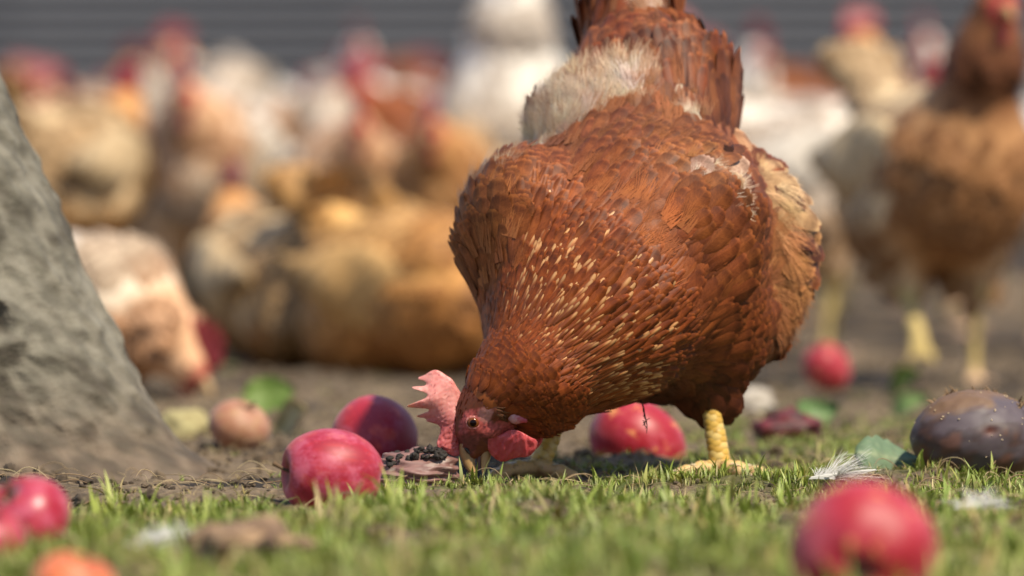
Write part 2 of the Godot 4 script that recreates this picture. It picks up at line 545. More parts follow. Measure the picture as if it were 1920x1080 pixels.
func front_hen() -> void:
	var hen := thing("hen", "russet brown hen in focus, yellow legs, pecking at a dark lump", "hen", Vector3(0.0815, -0.001, 0))
	var s := 0.0
	var prims := [
		ell(cm(-0.5, 15, -2), cm(9.7, 8.5, 9.2)),
		cap(cm(0, 15, 0.5), 0.082, cm(-3, 12, 4.2), 0.066), cap(cm(-3, 12, 4.2), 0.066, cm(-6.9, 7.4, 7.6), 0.038),
		cap(cm(-6.9, 7.6, 7.6), 0.038, cm(-9.4, 6.35, 8.6), 0.0205, 0.012),
		cap(cm(0.2, 19, -5), 0.078, cm(1.4, 25.4, -10), 0.061), cap(cm(1.4, 25.4, -10), 0.061, cm(0.7, 30, -13.5), 0.035),
		ell(cm(-0.1, 32.4, -15.5), cm(3.0, 4.0, 2.2)),
		ell(cm(-2.9, 24, -7), cm(4.1, 3.6, 4.2)),
		ell(cm(-7.5, 17.4, 0), cm(4.2, 5.2, 7.5)), cap(cm(-7.9, 15.5, 2), 0.033, cm(-7.7, 10.9, 3), 0.016),
		ell(cm(4.6, 18.5, -1), cm(4.2, 5.0, 8.0)),
		ell(cm(7.7, 15.3, -6.5), cm(4.9, 7.3, 5.2)),
		ell(cm(2.4, 10.6, -3), cm(7.2, 5.0, 6.5)),
		cap(cm(5.4, 10, -2), 0.032, cm(5.6, 6.2, -1.2), 0.013), cap(cm(-4.0, 10.0, -2), 0.027, cm(-4.4, 6.6, -0.8), 0.010),
	]
	var body := Buf.new()
	var under := func(p: Vector3, _n: Vector3) -> Color:
		return hen_tint(p * 100.0) * 0.8
	nets(prims, 0.006, body, under)
	var skin_v := body.v.size()
	# where feathers grow: the vertices of the trunk and the neck
	var kinds := {"contour": [[], [], []], "tint": [[], [], []], "hackle": [], "hackle_tint": [], "pale": [], "pale_tint": [], "wisp": [], "wisp_tint": [], "tuft": [[], []], "tuft_tint": [[], []]}
	var singles := []
	var neck_axis := (Vector3(1.0, 14.5, 7.5) - BEAK_SIDE).normalized()
	for k in skin_v:
		var p: Vector3 = body.v[k]
		var n: Vector3 = body.n[k]
		var q := p * 100.0
		var dist := q.distance_to(BEAK_SIDE)
		if dist < 2.3:
			continue
		var around: float = (q - BEAK_SIDE).normalized().dot(neck_axis)
		var neck := sstep(0.74, 0.84, around) * sstep(17.5, 13.5, dist)
		var cream := hen_cream(q)
		var fluff := maxf(hen_fluff(q), 0.0)
		var times := 1
		if neck > 0.4: times = 3
		if cream > 0.3 or fluff > 0.4: times = 2
		if dist < 7.5: times = 5
		for rep in times:
			var at := p + Vector3(rnd(-1, 1), rnd(-1, 1), rnd(-1, 1)) * (0.0035 if times > 1 else 0.002)
			at -= n * (at - p).dot(n)
			var flow := hen_flow(at * 100.0, n)
			flow = flow.rotated(n, rnd(-0.16, 0.16) * (1.0 + 1.6 * cream + fluff))
			var tone := rnd(0.74, 1.02) * (1.0 + 0.35 * broad.get_noise_3dv(q * 14.0))
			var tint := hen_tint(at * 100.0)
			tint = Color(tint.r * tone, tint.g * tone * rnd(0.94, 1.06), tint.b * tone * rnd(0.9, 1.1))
			if rng.randf() < neck:
				var ln := lerpf(0.009, 0.030, sstep(4.0, 12.0, dist)) * rnd(0.8, 1.2)
				var x := lay(at + n * 0.0004, flow + n * rnd(-0.06, 0.03), n, ln, ln * rnd(0.26, 0.38))
				var show := sstep(5.0, 8.5, dist) * sstep(15.5, 11.0, dist) * (0.55 + 0.7 * broad.get_noise_3dv(q * 20.0))
				if rng.randf() < show * 1.0:
					kinds.pale.append(lay(at + n * 0.0006, flow + n * rnd(-0.04, 0.03), n, ln * 0.68, ln * rnd(0.18, 0.24)))
					var g := rnd(0.6, 1.0)
					kinds.pale_tint.append(Color(g, g * 0.92, g * 0.85))
				else:
					kinds.hackle.append(x); kinds.hackle_tint.append(tint)
				continue
			if cream > 0.25 or rng.randf() < fluff * 0.95:
				var ln := rnd(0.013, 0.022) * (1.0 if rng.randf() < 0.8 else 1.4) * (0.7 if q.x > 3.0 and cream > 0.3 else 1.0)
				if cream > 0.3: tint = tint.lerp(lin(160, 98, 52), pow(rng.randf(), 2.5) * 0.9)
				var w := rng.randi() % 2
				kinds.tuft[w].append(lay(at - n * 0.002, flow + n * rnd(0.0, 0.35 + 0.25 * cream), n, ln, ln * rnd(0.7, 1.3)))
				kinds.tuft_tint[w].append(tint)
				if rng.randf() < 0.85 or cream > 0.3: continue
			if rng.randf() < 0.3 and dist > 9.0: continue
			var size := lerpf(0.013, 0.0255, sstep(5.0, 13.0, dist))
			size *= 1.0 + 0.35 * sstep(4.0, 7.0, q.x) * sstep(12.0, 17.0, q.y) + 0.25 * sstep(20.0, 25.0, q.y)
			size *= rnd(0.8, 1.2)
			var saddle := sstep(20.0, 23.5, q.y)
			var width := size * rnd(0.62, 0.8) * (1.0 - 0.30 * saddle)
			flow = flow.rotated(n, rnd(-0.22, 0.22) * saddle)
			var x := lay(at + n * 0.0002, flow + n * rnd(-0.07, 0.07), (n + Vector3(rnd(-1, 1), rnd(-1, 1), rnd(-1, 1)) * 0.12).normalized(), size, width)
			if rng.randf() < 0.2 and dist > 8.0 and q.x < 3.5:
				var g := rnd(0.7, 1.15)
				kinds.wisp.append(lay(at + n * 0.0012, flow.rotated(n, rnd(-0.2, 0.2)) + n * rnd(-0.02, 0.06), n, size * rnd(0.7, 1.1), size * rnd(0.8, 1.3)))
				kinds.wisp_tint.append(Color(minf(tint.r * g, 1.0), minf(tint.g * g, 1.0), minf(tint.b * g, 1.0)))
			if n.z > 0.1 and size > 0.026 and cream < 0.3 and rng.randf() < 0.5 and singles.size() < 290:
				singles.append([x, tone, rng.randi() % 3])
				continue
			var v := rng.randi() % 3
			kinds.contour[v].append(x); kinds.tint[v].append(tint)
	# the head, on a finer grid
	var head := [
		ell(hc(-10.25, 4.75, 8.6), cm(1.75, 2.35, 1.5), Vector3(0, 0, -18), 0.006),
		cap(hc(-9.4, 4.7, 8.6), 0.0135, hc(-9.9, 3.0, 8.6), 0.0095, 0.006),
		cap(hc(-10.9, 3.4, 8.6), 0.0110, hc(-10.8, 2.2, 8.6), 0.0066, 0.005),
		cap(hc(-9.2, 5.9, 8.6), 0.0205, hc(-8.5, 5.0, 8.6), 0.0165, 0.008),
		ell(hc(-10.75, 4.1, 9.75), cm(0.62, 0.60, 0.32), Vector3.ZERO, 0.003),
		ell(hc(-9.0, 5.1, 10.1), cm(0.66, 0.8, 0.62), Vector3(0, 0, -15), 0.003),
		ell(hc(-9.4, 3.7, 9.7), cm(0.8, 0.5, 0.3), Vector3(0, 0, 30), 0.004),
	]
	var skin := func(p: Vector3, n: Vector3) -> Color:
		var q := p * 100.0 - Vector3(0, HEAD_UP, 0)
		var f := face_mask(q)
		var w := fine.get_noise_3dv(q * 55.0) * 0.5 + 0.5
		var red := lin(150, 50, 48).lerp(lin(196, 98, 90), w)
		red = red.lerp(lin(96, 40, 34), sstep(0.6, 0.25, w) * 0.75)
		red = red.lerp(lin(78, 40, 30), 0.8 * sstep(3.6, 2.9, q.y) * sstep(-9.2, -9.8, q.x))
		red = red.lerp(lin(206, 150, 138), 0.6 * spot(Vector3(q.x, q.y, 0), Vector3(-9.9, 4.7, 0), 0.7))
		var c := lin(120, 58, 28).lerp(lin(86, 40, 22), w)
		return c.lerp(red, f)
	var from := nets(head, 0.0014, body, skin)
	for k in range(from, body.v.size()):
		var q: Vector3 = body.v[k] * 100.0 - Vector3(0, HEAD_UP, 0)
		var f := face_mask(q)
		body.v[k] += body.n[k] * (fine.get_noise_3dv(q * 50.0) * 0.0009 + fine.get_noise_3dv(q * 22.0) * 0.0009) * f
	# fine feathers over the crown, the cheek and the ear
	for k in range(from, body.v.size()):
		var p: Vector3 = body.v[k]
		var q := p * 100.0 - Vector3(0, HEAD_UP, 0)
		if rng.randf() > 0.34 or face_mask(q) > 0.3 or q.y < 2.9 or (q.x < -11.6 and q.y < 3.6):
			continue
		var n: Vector3 = body.n[k]
		var ear := sstep(1.0, 0.75, Vector2(q.x + 9.0, (q.y - 5.1) * 0.85).length()) * sstep(9.0, 9.6, q.z)
		var flow := Vector3(0.62, 0.72, 0.0) if ear < 0.3 else Vector3(0.75, -0.1, 0.1)
		flow = flow.lerp(Vector3(0.95, 0.2, -0.1), sstep(5.2, 4.0, q.y) * sstep(-9.2, -8.2, q.x))
		flow = (flow - n * flow.dot(n)).normalized().rotated(n, rnd(-0.25, 0.25))
		var ln := rnd(0.0045, 0.0075) * (1.0 + 0.5 * sstep(-10.0, -8.0, q.x))
		var tone := rnd(0.6, 1.15)
		var tint := lin(138, 62, 28).lerp(lin(136, 90, 52), ear)
		kinds.hackle.append(lay(p - n * 0.0006, flow + n * rnd(0.0, 0.15), n, ln, ln * 0.3))
		kinds.hackle_tint.append(Color(tint.r * tone, tint.g * tone, tint.b * tone))
	# legs and toes
	var left_knee := cm(5.45, 6.6, -1.2)
	var left_ankle := cm(6.35, 1.15, -0.4)
	var left_toes := [
		[left_ankle - cm(0, 0.2, 0), cm(6.9, 0.95, 1.0), cm(7.6, 0.75, 2.4), cm(8.1, 0.45, 3.6)],
		[left_ankle - cm(0, 0.2, 0), cm(5.0, 0.85, 0.3), cm(3.9, 0.7, 0.9), cm(3.0, 0.4, 1.3)],
		[left_ankle - cm(0, 0.2, 0), cm(7.6, 0.8, -0.4), cm(8.9, 0.6, -0.2), cm(9.8, 0.35, 0.1)],
		[left_ankle - cm(0, 0.2, 0), cm(5.9, 0.8, -1.8), cm(5.6, 0.4, -2.8)],
	]
	var right_knee := cm(-4.5, 5.8, -0.4)
	var right_ankle := cm(-6.2, 1.2, 1.2)
	var right_toes := [
		[right_ankle - cm(0, 0.2, 0), cm(-7.7, 1.1, 2.6), cm(-8.6, 0.95, 3.9), cm(-9.4, 0.55, 4.9)],
		[right_ankle - cm(0, 0.2, 0), cm(-5.7, 1.0, 2.1), cm(-4.7, 0.8, 2.9), cm(-3.9, 0.5, 3.4)],
		[right_ankle - cm(0, 0.2, 0), cm(-8.1, 0.9, 1.2), cm(-9.2, 0.6, 1.6)],
		[right_ankle - cm(0, 0.2, 0), cm(-6.4, 0.8, -0.3), cm(-6.2, 0.4, -1.4)],
	]
	var yellow := func(p: Vector3, _n: Vector3) -> Color:
		var q := p * 100.0
		var w := fine.get_noise_3dv(q * 30.0) * 0.5 + 0.5
		var c := lin(196, 152, 52).lerp(lin(214, 178, 96), w)
		c = c.lerp(lin(210, 182, 120).lerp(lin(204, 164, 134), w), sstep(2.2, 0.9, q.y) * 0.85)
		return c.lerp(lin(120, 100, 78), sstep(0.62, 0.85, fine.get_noise_3dv(q * 60.0) * 0.5 + 0.5))
	for leg in [[left_knee, left_ankle, left_toes], [right_knee, right_ankle, right_toes]]:
		var f2 := nets(leg_prims(leg[0], leg[1], leg[2]), 0.0015, body, yellow)
		for k in range(f2, body.v.size()):
			var q: Vector3 = body.v[k] * 100.0
			body.v[k] += body.n[k] * (0.00035 * sin(q.y * 15.0) + 0.0003 * fine.get_noise_3dv(q * 70.0))
	var bm := mat(0.6)
	bm.subsurf_scatter_enabled = true
	bm.subsurf_scatter_strength = 0.08
	var body_part := part("body", body.mesh(bm), hen)
	# horn plates down the shanks and across the toes
	var horn := mat(0.38)
	var sm := scute_mesh(horn)
	var tones := []
	for c in [lin(204, 168, 80), lin(212, 184, 112), lin(194, 156, 70), lin(214, 198, 168)]:
		var h := mat(0.38, c.linear_to_srgb())
		tones.append(h)
	for leg in [[left_knee, left_ankle, left_toes, 11], [right_knee, right_ankle, right_toes, 9]]:
		var axis: Vector3 = (leg[0] - leg[1])
		var ln := axis.length()
		var yv := axis / ln
		for k in leg[3]:
			var t: float = (k + 0.2) / leg[3] * 0.88
			for row in [-1, 0, 1]:
				var face := Vector3(row * 0.95 + 0.12 * (k % 2) - 0.06, 0, 1.0).normalized()
				var xv := yv.cross(face).normalized()
				var zv := xv.cross(yv)
				var tt: float = t + (0.5 if row == 0 else 0.0) * 0.88 / leg[3]
				var rad := 0.0067 if tt > 0.35 else 0.0074
				var hgt: float = ln / leg[3] * 1.02
				part("scale", sm, body_part, Transform3D(Basis(xv * rad, yv * hgt, zv * rad), leg[1] + axis * tt), tones[(k + row + 4) % 3])
		for toe in leg[2]:
			for seg in toe.size() - 1:
				var a: Vector3 = toe[seg]
				var bq: Vector3 = toe[seg + 1]
				if seg == 0: a = a.lerp(bq, 0.45)
				var dirn := (bq - a).normalized()
				var cnt := maxi(2, int((bq - a).length() / 0.0034))
				for k in cnt:
					var xv := dirn.cross(Vector3.UP).normalized()
					var upv := xv.cross(dirn)
					var rad := lerpf(0.0053, 0.0036, (seg + float(k) / cnt) / (toe.size() - 1.0))
					# the plate's tall way runs back along the toe
					part("scale", sm, body_part, Transform3D(Basis(-xv * rad, -dirn * 0.0036, upv * rad), a.lerp(bq, (k + 1.0) / cnt)), tones[3] if k % 3 else tones[1])
			var tip: Vector3 = toe[-1]
			var dd: Vector3 = (toe[-1] - toe[-2]).normalized()
			var cb := Buf.new()
			var claw_col := func(t: float, _a: float) -> Color: return lin(186, 160, 132).lerp(lin(120, 98, 78), t)
			tube(cb, spline([tip - dd * 0.001, tip + dd * 0.004 + Vector3(0, 0.0008, 0), tip + dd * 0.008 - Vector3(0, 0.0014, 0)], 6), [0.0030, 0.0031, 0.0028, 0.0023, 0.0017, 0.001, 0.0003], 10, claw_col)
			part("claw", cb.mesh(horn), body_part)
	# plumage
	for k in 3:
		many("contour_plumage", M.contour[k], kinds.contour[k], kinds.tint[k], hen)
	many("neck_plumage", M.hackle, kinds.hackle, kinds.hackle_tint, hen)
	many("pale_tipped_plumage", M.hackle_pale, kinds.pale, kinds.pale_tint, hen)
	for k in 2:
		many("down_plumage", M.tuft[k], kinds.tuft[k], kinds.tuft_tint[k], hen)
	many("wispy_plumage", M.wisp, kinds.wisp, kinds.wisp_tint, hen)
	var browns := []
	for c in [lin(152, 84, 44), lin(132, 72, 38), lin(166, 96, 52), lin(120, 66, 36), lin(144, 74, 36), lin(112, 62, 36)]:
		var f: StandardMaterial3D = M.feather.duplicate()
		f.albedo_color = c.linear_to_srgb()
		browns.append(f)
	M.browns = browns
	for e in singles:
		part("feather", M.contour[e[2]], hen, e[0], browns[clampi(int((1.25 - e[1]) * 10.0), 0, 5)])
	var deep := []
	for c in [lin(104, 58, 34), lin(88, 50, 30), lin(116, 66, 38)]:
		var f: StandardMaterial3D = M.feather.duplicate()
		f.albedo_color = c.linear_to_srgb()
		deep.append(f)
	# long feathers of the folded wing and the drooping saddle
	for k in 7:
		var t := k / 6.0
		part("wing_feather", M.flight, hen, lay(cm(7.0 + 0.5 * t, 23.2 - 0.3 * k, 2.2 - 0.9 * k), cm(1.7 - 0.5 * t, -7, -0.6), Vector3(1, 0.15, 0.9 - 0.9 * t), 0.068 + 0.006 * sin(k * 2.0), 0.022), deep[k % 3])
		part("saddle_feather", M.flight, hen, lay(cm(4.3 + 0.28 * k, 28.0 - 0.55 * k, -8.6 - 0.4 * k), cm(1.35, -5.2, 0.8 - 0.4 * k), Vector3(1, 0.3, 0.8 - 0.12 * k), 0.048 + 0.004 * sin(k * 3.0), 0.020), deep[(k + 1) % 3])
		part("wing_feather", M.flight, hen, lay(cm(-10.3 - 0.1 * k, 18.6 - 0.5 * k, 4.0 - 1.5 * k), cm(1.2, -7.5, -1.0), Vector3(-1, 0.1, 0.5 - 0.1 * k), 0.070, 0.024), browns[(k + 2) % 6])
	# the tail, held up
	for k in 14:
		var t := k / 13.0 * 2.0 - 1.0
		var lean := t * 0.18 + 0.03
		var z := -14.6 - 1.5 * float(k % 2)
		part("tail_feather", M.flight if k % 3 else M.curled, hen, lay(cm(0.2 + 1.6 * t, 29.5 - 1.5 * absf(t), z), Vector3(lean, 1.0, -0.25 + 0.1 * (k % 2)), Vector3(t * 0.5, 0.1, 1.0), 0.098 - 0.02 * absf(t) + 0.005 * sin(k * 5.0), 0.034), browns[[4, 2, 0, 2, 1, 2][k % 6]])
	for k in 5:   # short ones that curl over at the right of the tail
		part("tail_feather", M.curled, hen, lay(cm(0.5 + 0.35 * k, 29.8 + 0.15 * k, -11.6 + 0.2 * k), Vector3(0.35 + 0.1 * k, 1.0 - 0.1 * k, 0.15), Vector3(-0.3, 0.6, 1.0), 0.036, 0.026), browns[[2, 0, 2, 4, 1][k]])
	# beak: two horn halves, a little open
	var beak_col := func(t: float, a: float) -> Color:
		return lin(150, 116, 70).lerp(lin(176, 140, 92), t).lerp(lin(92, 74, 58), 0.5 * sstep(0.3, 0.9, sin(a * 3.0 + t * 4.0)) * (1.0 - t) + 0.35 * sstep(0.8, 1.0, t))
	var hm := mat(0.34)
	var ub := Buf.new()
	tube(ub, spline([hc(-10.95, 3.0, 8.6), hc(-11.12, 2.3, 8.6), hc(-11.12, 1.6, 8.6), hc(-10.92, 0.95, 8.6), hc(-10.55, 0.32, 8.6)], 12), [0.0066, 0.0068, 0.0067, 0.0064, 0.0060, 0.0055, 0.0049, 0.0043, 0.0037, 0.003, 0.0023, 0.0014, 0.0004], 16, beak_col, 0.85)
	var upper := part("upper_beak", ub.mesh(hm), hen)
	var nb := Buf.new()
	var black := func(_t: float, _a: float) -> Color: return lin(30, 24, 20)
	tube(nb, [hc(-11.35, 2.35, 9.14), hc(-11.2, 2.2, 9.18), hc(-11.02, 1.95, 9.16)], [0.0008, 0.0013, 0.0006], 8, black)
	part("nostril", nb.mesh(hm), upper)
	var lb := Buf.new()
	tube(lb, spline([hc(-9.75, 3.0, 8.6), hc(-9.9, 2.2, 8.6), hc(-10.0, 1.4, 8.6), hc(-10.12, 0.45, 8.6)], 10), [0.0052, 0.005, 0.0048, 0.0045, 0.0041, 0.0037, 0.0032, 0.0026, 0.002, 0.0012, 0.0004], 14, beak_col, 0.85)
	part("lower_beak", lb.mesh(hm), hen)
	var tg := Buf.new()
	var dark_pink := func(_t: float, _a: float) -> Color: return lin(96, 62, 60)
	tube(tg, spline([hc(-10.3, 2.6, 8.6), hc(-10.4, 1.6, 8.6), hc(-10.4, 0.9, 8.6)], 5), [0.003, 0.003, 0.0025, 0.002, 0.0014, 0.0006], 8, dark_pink)
	part("tongue", tg.mesh(hm), hen)
	# eye
	var eb := Buf.new()
	lump(eb, 40, 32, func(d: Vector3) -> Vector3: return d * 0.0047, func(d: Vector3) -> Color:
		var a := rad_to_deg(acos(clampf(d.y, -1, 1)))
		if a < 27: return lin(14, 10, 8)
		if a < 55: return lin(124, 70, 34).lerp(lin(92, 50, 24), 0.5 + 0.5 * sin(atan2(d.x, d.z) * 14.0))
		return lin(50, 30, 22))
	var em := mat(0.12)
	em.metallic_specular = 0.35
	part("eye", eb.mesh(em), hen, Transform3D(Basis.from_euler(Vector3(PI / 2 + 0.05, 0, 0.0)), hc(-10.78, 4.12, 9.83)))
	var skin_m := mat(0.5)
	skin_m.subsurf_scatter_enabled = true
	skin_m.subsurf_scatter_strength = 0.2
	for lid in [[0.0, PI, 0.0011], [PI, TAU, 0.0009]]:
		var pts := []
		for k in 13:
			var a: float = lerpf(lid[0], lid[1], k / 12.0)
			pts.append(hc(-10.78 + cos(a) * 0.44, 4.12 + sin(a) * 0.36, 10.04 - 0.10 * absf(cos(a))))
		var rr := []
		for k in 13: rr.append(lid[2] * 1.45 * (0.55 + 0.45 * sin(PI * k / 12.0)))
		var lidb := Buf.new()
		tube(lidb, pts, rr, 8, func(t: float, _a: float) -> Color: return lin(204, 124, 114).lerp(lin(150, 74, 68), 0.5 + 0.5 * sin(t * 30.0)))
		part("eyelid", lidb.mesh(skin_m), hen)
	# comb: a flat blade with points, built thick and then pressed
	var cp := [
		cap(hc(-12.3, 6.0, 0), 0.0055, hc(-12.2, 2.6, 0), 0.0052, 0.004), cap(hc(-12.2, 5.6, 0), 0.0065, hc(-13.2, 6.6, 0), 0.0062, 0.004),
		cap(hc(-12.6, 4.6, 0), 0.008, hc(-13.1, 5.7, 0), 0.0072, 0.004), cap(hc(-12.7, 6.6, 0), 0.0062, hc(-13.4, 7.1, 0), 0.005, 0.004),
		cap(hc(-13.3, 7.1, 0), 0.0042, hc(-14.5, 7.05, 0), 0.0010, 0.003), cap(hc(-13.2, 6.2, 0), 0.0036, hc(-14.9, 6.45, 0), 0.0009, 0.003),
		cap(hc(-13.1, 5.5, 0), 0.0056, hc(-15.3, 5.15, 0), 0.0008, 0.003), cap(hc(-12.8, 4.7, 0), 0.0042, hc(-14.6, 4.45, 0), 0.0009, 0.003),
		cap(hc(-12.6, 4.2, 0), 0.0036, hc(-13.9, 4.15, 0), 0.0009, 0.003), cap(hc(-12.4, 3.5, 0), 0.0056, hc(-12.75, 2.6, 0), 0.0052, 0.004), cap(hc(-12.3, 2.6, 0), 0.0048, hc(-12.0, 2.1, 0), 0.0038, 0.004),
	]
	var comb := Buf.new()
	nets(cp, 0.0011, comb, func(p: Vector3, _n: Vector3) -> Color:
		var q := p * 100.0 - Vector3(0, HEAD_UP, 0)
		var w := fine.get_noise_3dv(q * 28.0) * 0.5 + 0.5
		var c := lin(224, 156, 146).lerp(lin(200, 112, 106), w)
		c = c.lerp(lin(168, 62, 66), sstep(5.2, 3.6, q.y) * 0.75)
		return c.lerp(lin(140, 44, 46), sstep(0.70, 0.85, fine.get_noise_3dv(q * 50.0 + Vector3(7, 0, 0)) * 0.5 + 0.5)))
	for k in comb.v.size():
		var p: Vector3 = comb.v[k]
		var q := p * 100.0 - Vector3(0, HEAD_UP, 0)
		var curl := (p.x + 0.125) * 0.25 * sin(q.y * 1.9)
		comb.v[k] = Vector3(p.x, p.y, p.z * 0.5 + 0.0863 + curl + fine.get_noise_2d(q.x * 40.0, q.y * 40.0) * 0.0007 * (0.6 + sstep(5.0, 3.0, q.y - HEAD_UP)))
	comb.smooth()
	part("comb", comb.mesh(skin_m), hen)
	# wattles and ear lobe
	for near in [true, false]:
		var wb := Buf.new()
		nets([ell(hc(-8.15, 2.45, 0), cm(1.65, 0.92, 0.8), Vector3(0, 0, 10), 0.005), cap(hc(-9.5, 3.0, 0), 0.004, hc(-8.6, 2.8, 0), 0.006, 0.005), cap(hc(-8.4, 3.3, 0), 0.0022, hc(-6.8, 2.8, 0), 0.003, 0.004)], 0.0012, wb, func(p: Vector3, _n: Vector3) -> Color:
			var q := p * 100.0 - Vector3(0, HEAD_UP, 0)
			var w := fine.get_noise_3d(q.x * 26.0, q.y * 20.0, q.z * 20.0) * 0.5 + 0.5
			return lin(164, 42, 50).lerp(lin(202, 90, 90), w))
		for k in wb.v.size():
			var p: Vector3 = wb.v[k]
			var q := p * 100.0 - Vector3(0, HEAD_UP, 0)
			var fold := 0.004 * sin((q.x + 8.2) * 1.5) + 0.0011 * sin(q.x * 9.0 + q.y * 2.0) * 0.3
			wb.v[k] = Vector3(p.x, p.y + 0.0012 * sin(q.x * 3.0), p.z * 0.38 + 0.0011 * fine.get_noise_2d(q.x * 30.0, q.y * 14.0) + (0.0965 if near else 0.0795) + fold * (1.0 if near else -1.0) + (0.004 * (q.y - 2.4) if near else 0.0))
			if not near: wb.v[k] += Vector3(0.004, 0.003, 0)
		wb.smooth()
		part("wattle", wb.mesh(skin_m), hen)
	var lobe := Buf.new()
	nets([ell(hc(-8.0, 4.85, 10.1), cm(0.66, 0.8, 0.45), Vector3(0, 0, 20), 0.003), cap(hc(-7.8, 4.45, 10.3), 0.0036, hc(-7.2, 4.3, 10.4), 0.002, 0.003)], 0.0011, lobe, func(p: Vector3, _n: Vector3) -> Color:
		var q := p * 100.0 - Vector3(0, HEAD_UP, 0)
		return lin(206, 150, 152).lerp(lin(184, 72, 86), sstep(-8.0, -7.5, q.x + 0.4 * fine.get_noise_3dv(q * 40.0))))
	for k in lobe.v.size():
		lobe.v[k] += lobe.n[k] * fine.get_noise_3dv(lobe.v[k] * 4000.0) * 0.0006
	part("ear_lobe", lobe.mesh(skin_m), hen)
	print("hen: ", skin_v, " body, ", body.v.size(), " in all; feathers ", kinds.contour[0].size() * 3, " hackle ", kinds.hackle.size(), " pale ", kinds.pale.size(), " tufts ", kinds.tuft[0].size() * 2, " singles ", singles.size())


# ---------------------------------------------------------------- the flock behind
const SHADES := {
	"white": [[236, 228, 216], [238, 233, 226], [232, 222, 206], [216, 196, 166]],
	"peach": [[216, 170, 130], [234, 222, 206], [232, 212, 186], [216, 174, 122]],
	"buff": [[196, 140, 84], [216, 186, 142], [216, 178, 126], [202, 150, 84]],
	"brown": [[142, 76, 36], [152, 88, 44], [164, 104, 54], [178, 124, 66]],
	"grey": [[172, 142, 108], [192, 182, 166], [186, 166, 142], [164, 134, 96]],
	"golden": [[208, 146, 80], [226, 178, 112], [218, 160, 92], [200, 132, 64]],
	"dark": [[124, 76, 42], [218, 190, 148], [188, 138, 90], [172, 128, 84]],
}

func flock_parts() -> void:
	var skin := mat(0.5)
	skin.subsurf_scatter_enabled = true
	skin.subsurf_scatter_strength = 0.15
	var horn := mat(0.4)
	var red := func(p: Vector3, _n: Vector3) -> Color:
		return lin(122, 32, 42).lerp(lin(150, 62, 68), fine.get_noise_3dv(p * 3000.0) * 0.5 + 0.5)
	var b := Buf.new()
	var pr := [cap(cm(1.8, 0.6, 0), 0.006, cm(-1.4, 1.6, 0), 0.007, 0.006)]
	for k in 5:
		var x := 1.7 - 0.85 * k
		pr.append(cap(cm(x, 1.1, 0), 0.006, cm(x - 0.35, 2.6 + 1.1 * sin(0.6 + k * 0.62), 0), 0.0018, 0.005))
	nets(pr, 0.0022, b, red)
	for k in b.v.size():
		b.v[k] = Vector3(b.v[k].x, b.v[k].y, b.v[k].z * 0.5 + 0.5 * maxf(0.0, b.v[k].y - 0.015) * 0.5)
	b.smooth()
	M.comb = b.mesh(skin)
	b = Buf.new()
	nets([cap(cm(0, 0, 0), 0.004, cm(-0.2, -1.3, 0), 0.008, 0.005), ell(cm(-0.2, -1.6, 0), cm(0.9, 1.2, 0.7), Vector3.ZERO, 0.005)], 0.0022, b, red)
	for k in b.v.size():
		b.v[k].z *= 0.45
	b.smooth()
	M.wattle = b.mesh(skin)
	b = Buf.new()
	tube(b, spline([cm(0, 0, 0), cm(1.0, -0.1, 0), cm(2.0, -0.7, 0)], 6), [0.0075, 0.007, 0.006, 0.0048, 0.0034, 0.002, 0.0005], 10, func(_t: float, _a: float) -> Color: return lin(170, 138, 92))
	M.beak = b.mesh(horn)
	b = Buf.new()
	lump(b, 14, 12, func(d: Vector3) -> Vector3: return d * 0.0042, func(d: Vector3) -> Color: return lin(12, 9, 8) if d.y > 0.8 else lin(160, 84, 30))
	M.small_eye = b.mesh(horn)
	b = Buf.new()
	nets([ell(cm(1, 0, 0), cm(7.0, 4.4, 1.5), Vector3.ZERO, 0.01), cap(cm(-2, 0.2, 0), 0.024, cm(-9.5, 1.8, 0), 0.007, 0.02)], 0.007, b, func(p: Vector3, _n: Vector3) -> Color:
		var t := 0.72 + 0.28 * fine.get_noise_3d(p.x * 600.0, p.y * 1800.0, 0.0) - 0.25 * sstep(-0.02, -0.07, p.x)
		return Color(t, t, t))
	for k in b.v.size():
		var p: Vector3 = b.v[k]
		b.v[k] += Vector3(0, -0.0018 * sin(p.x * 320.0 - p.y * 150.0), 0.0022 * sin(p.x * 240.0 - p.y * 260.0))
	b.smooth()
	M.wing = b.mesh(mat(0.6))


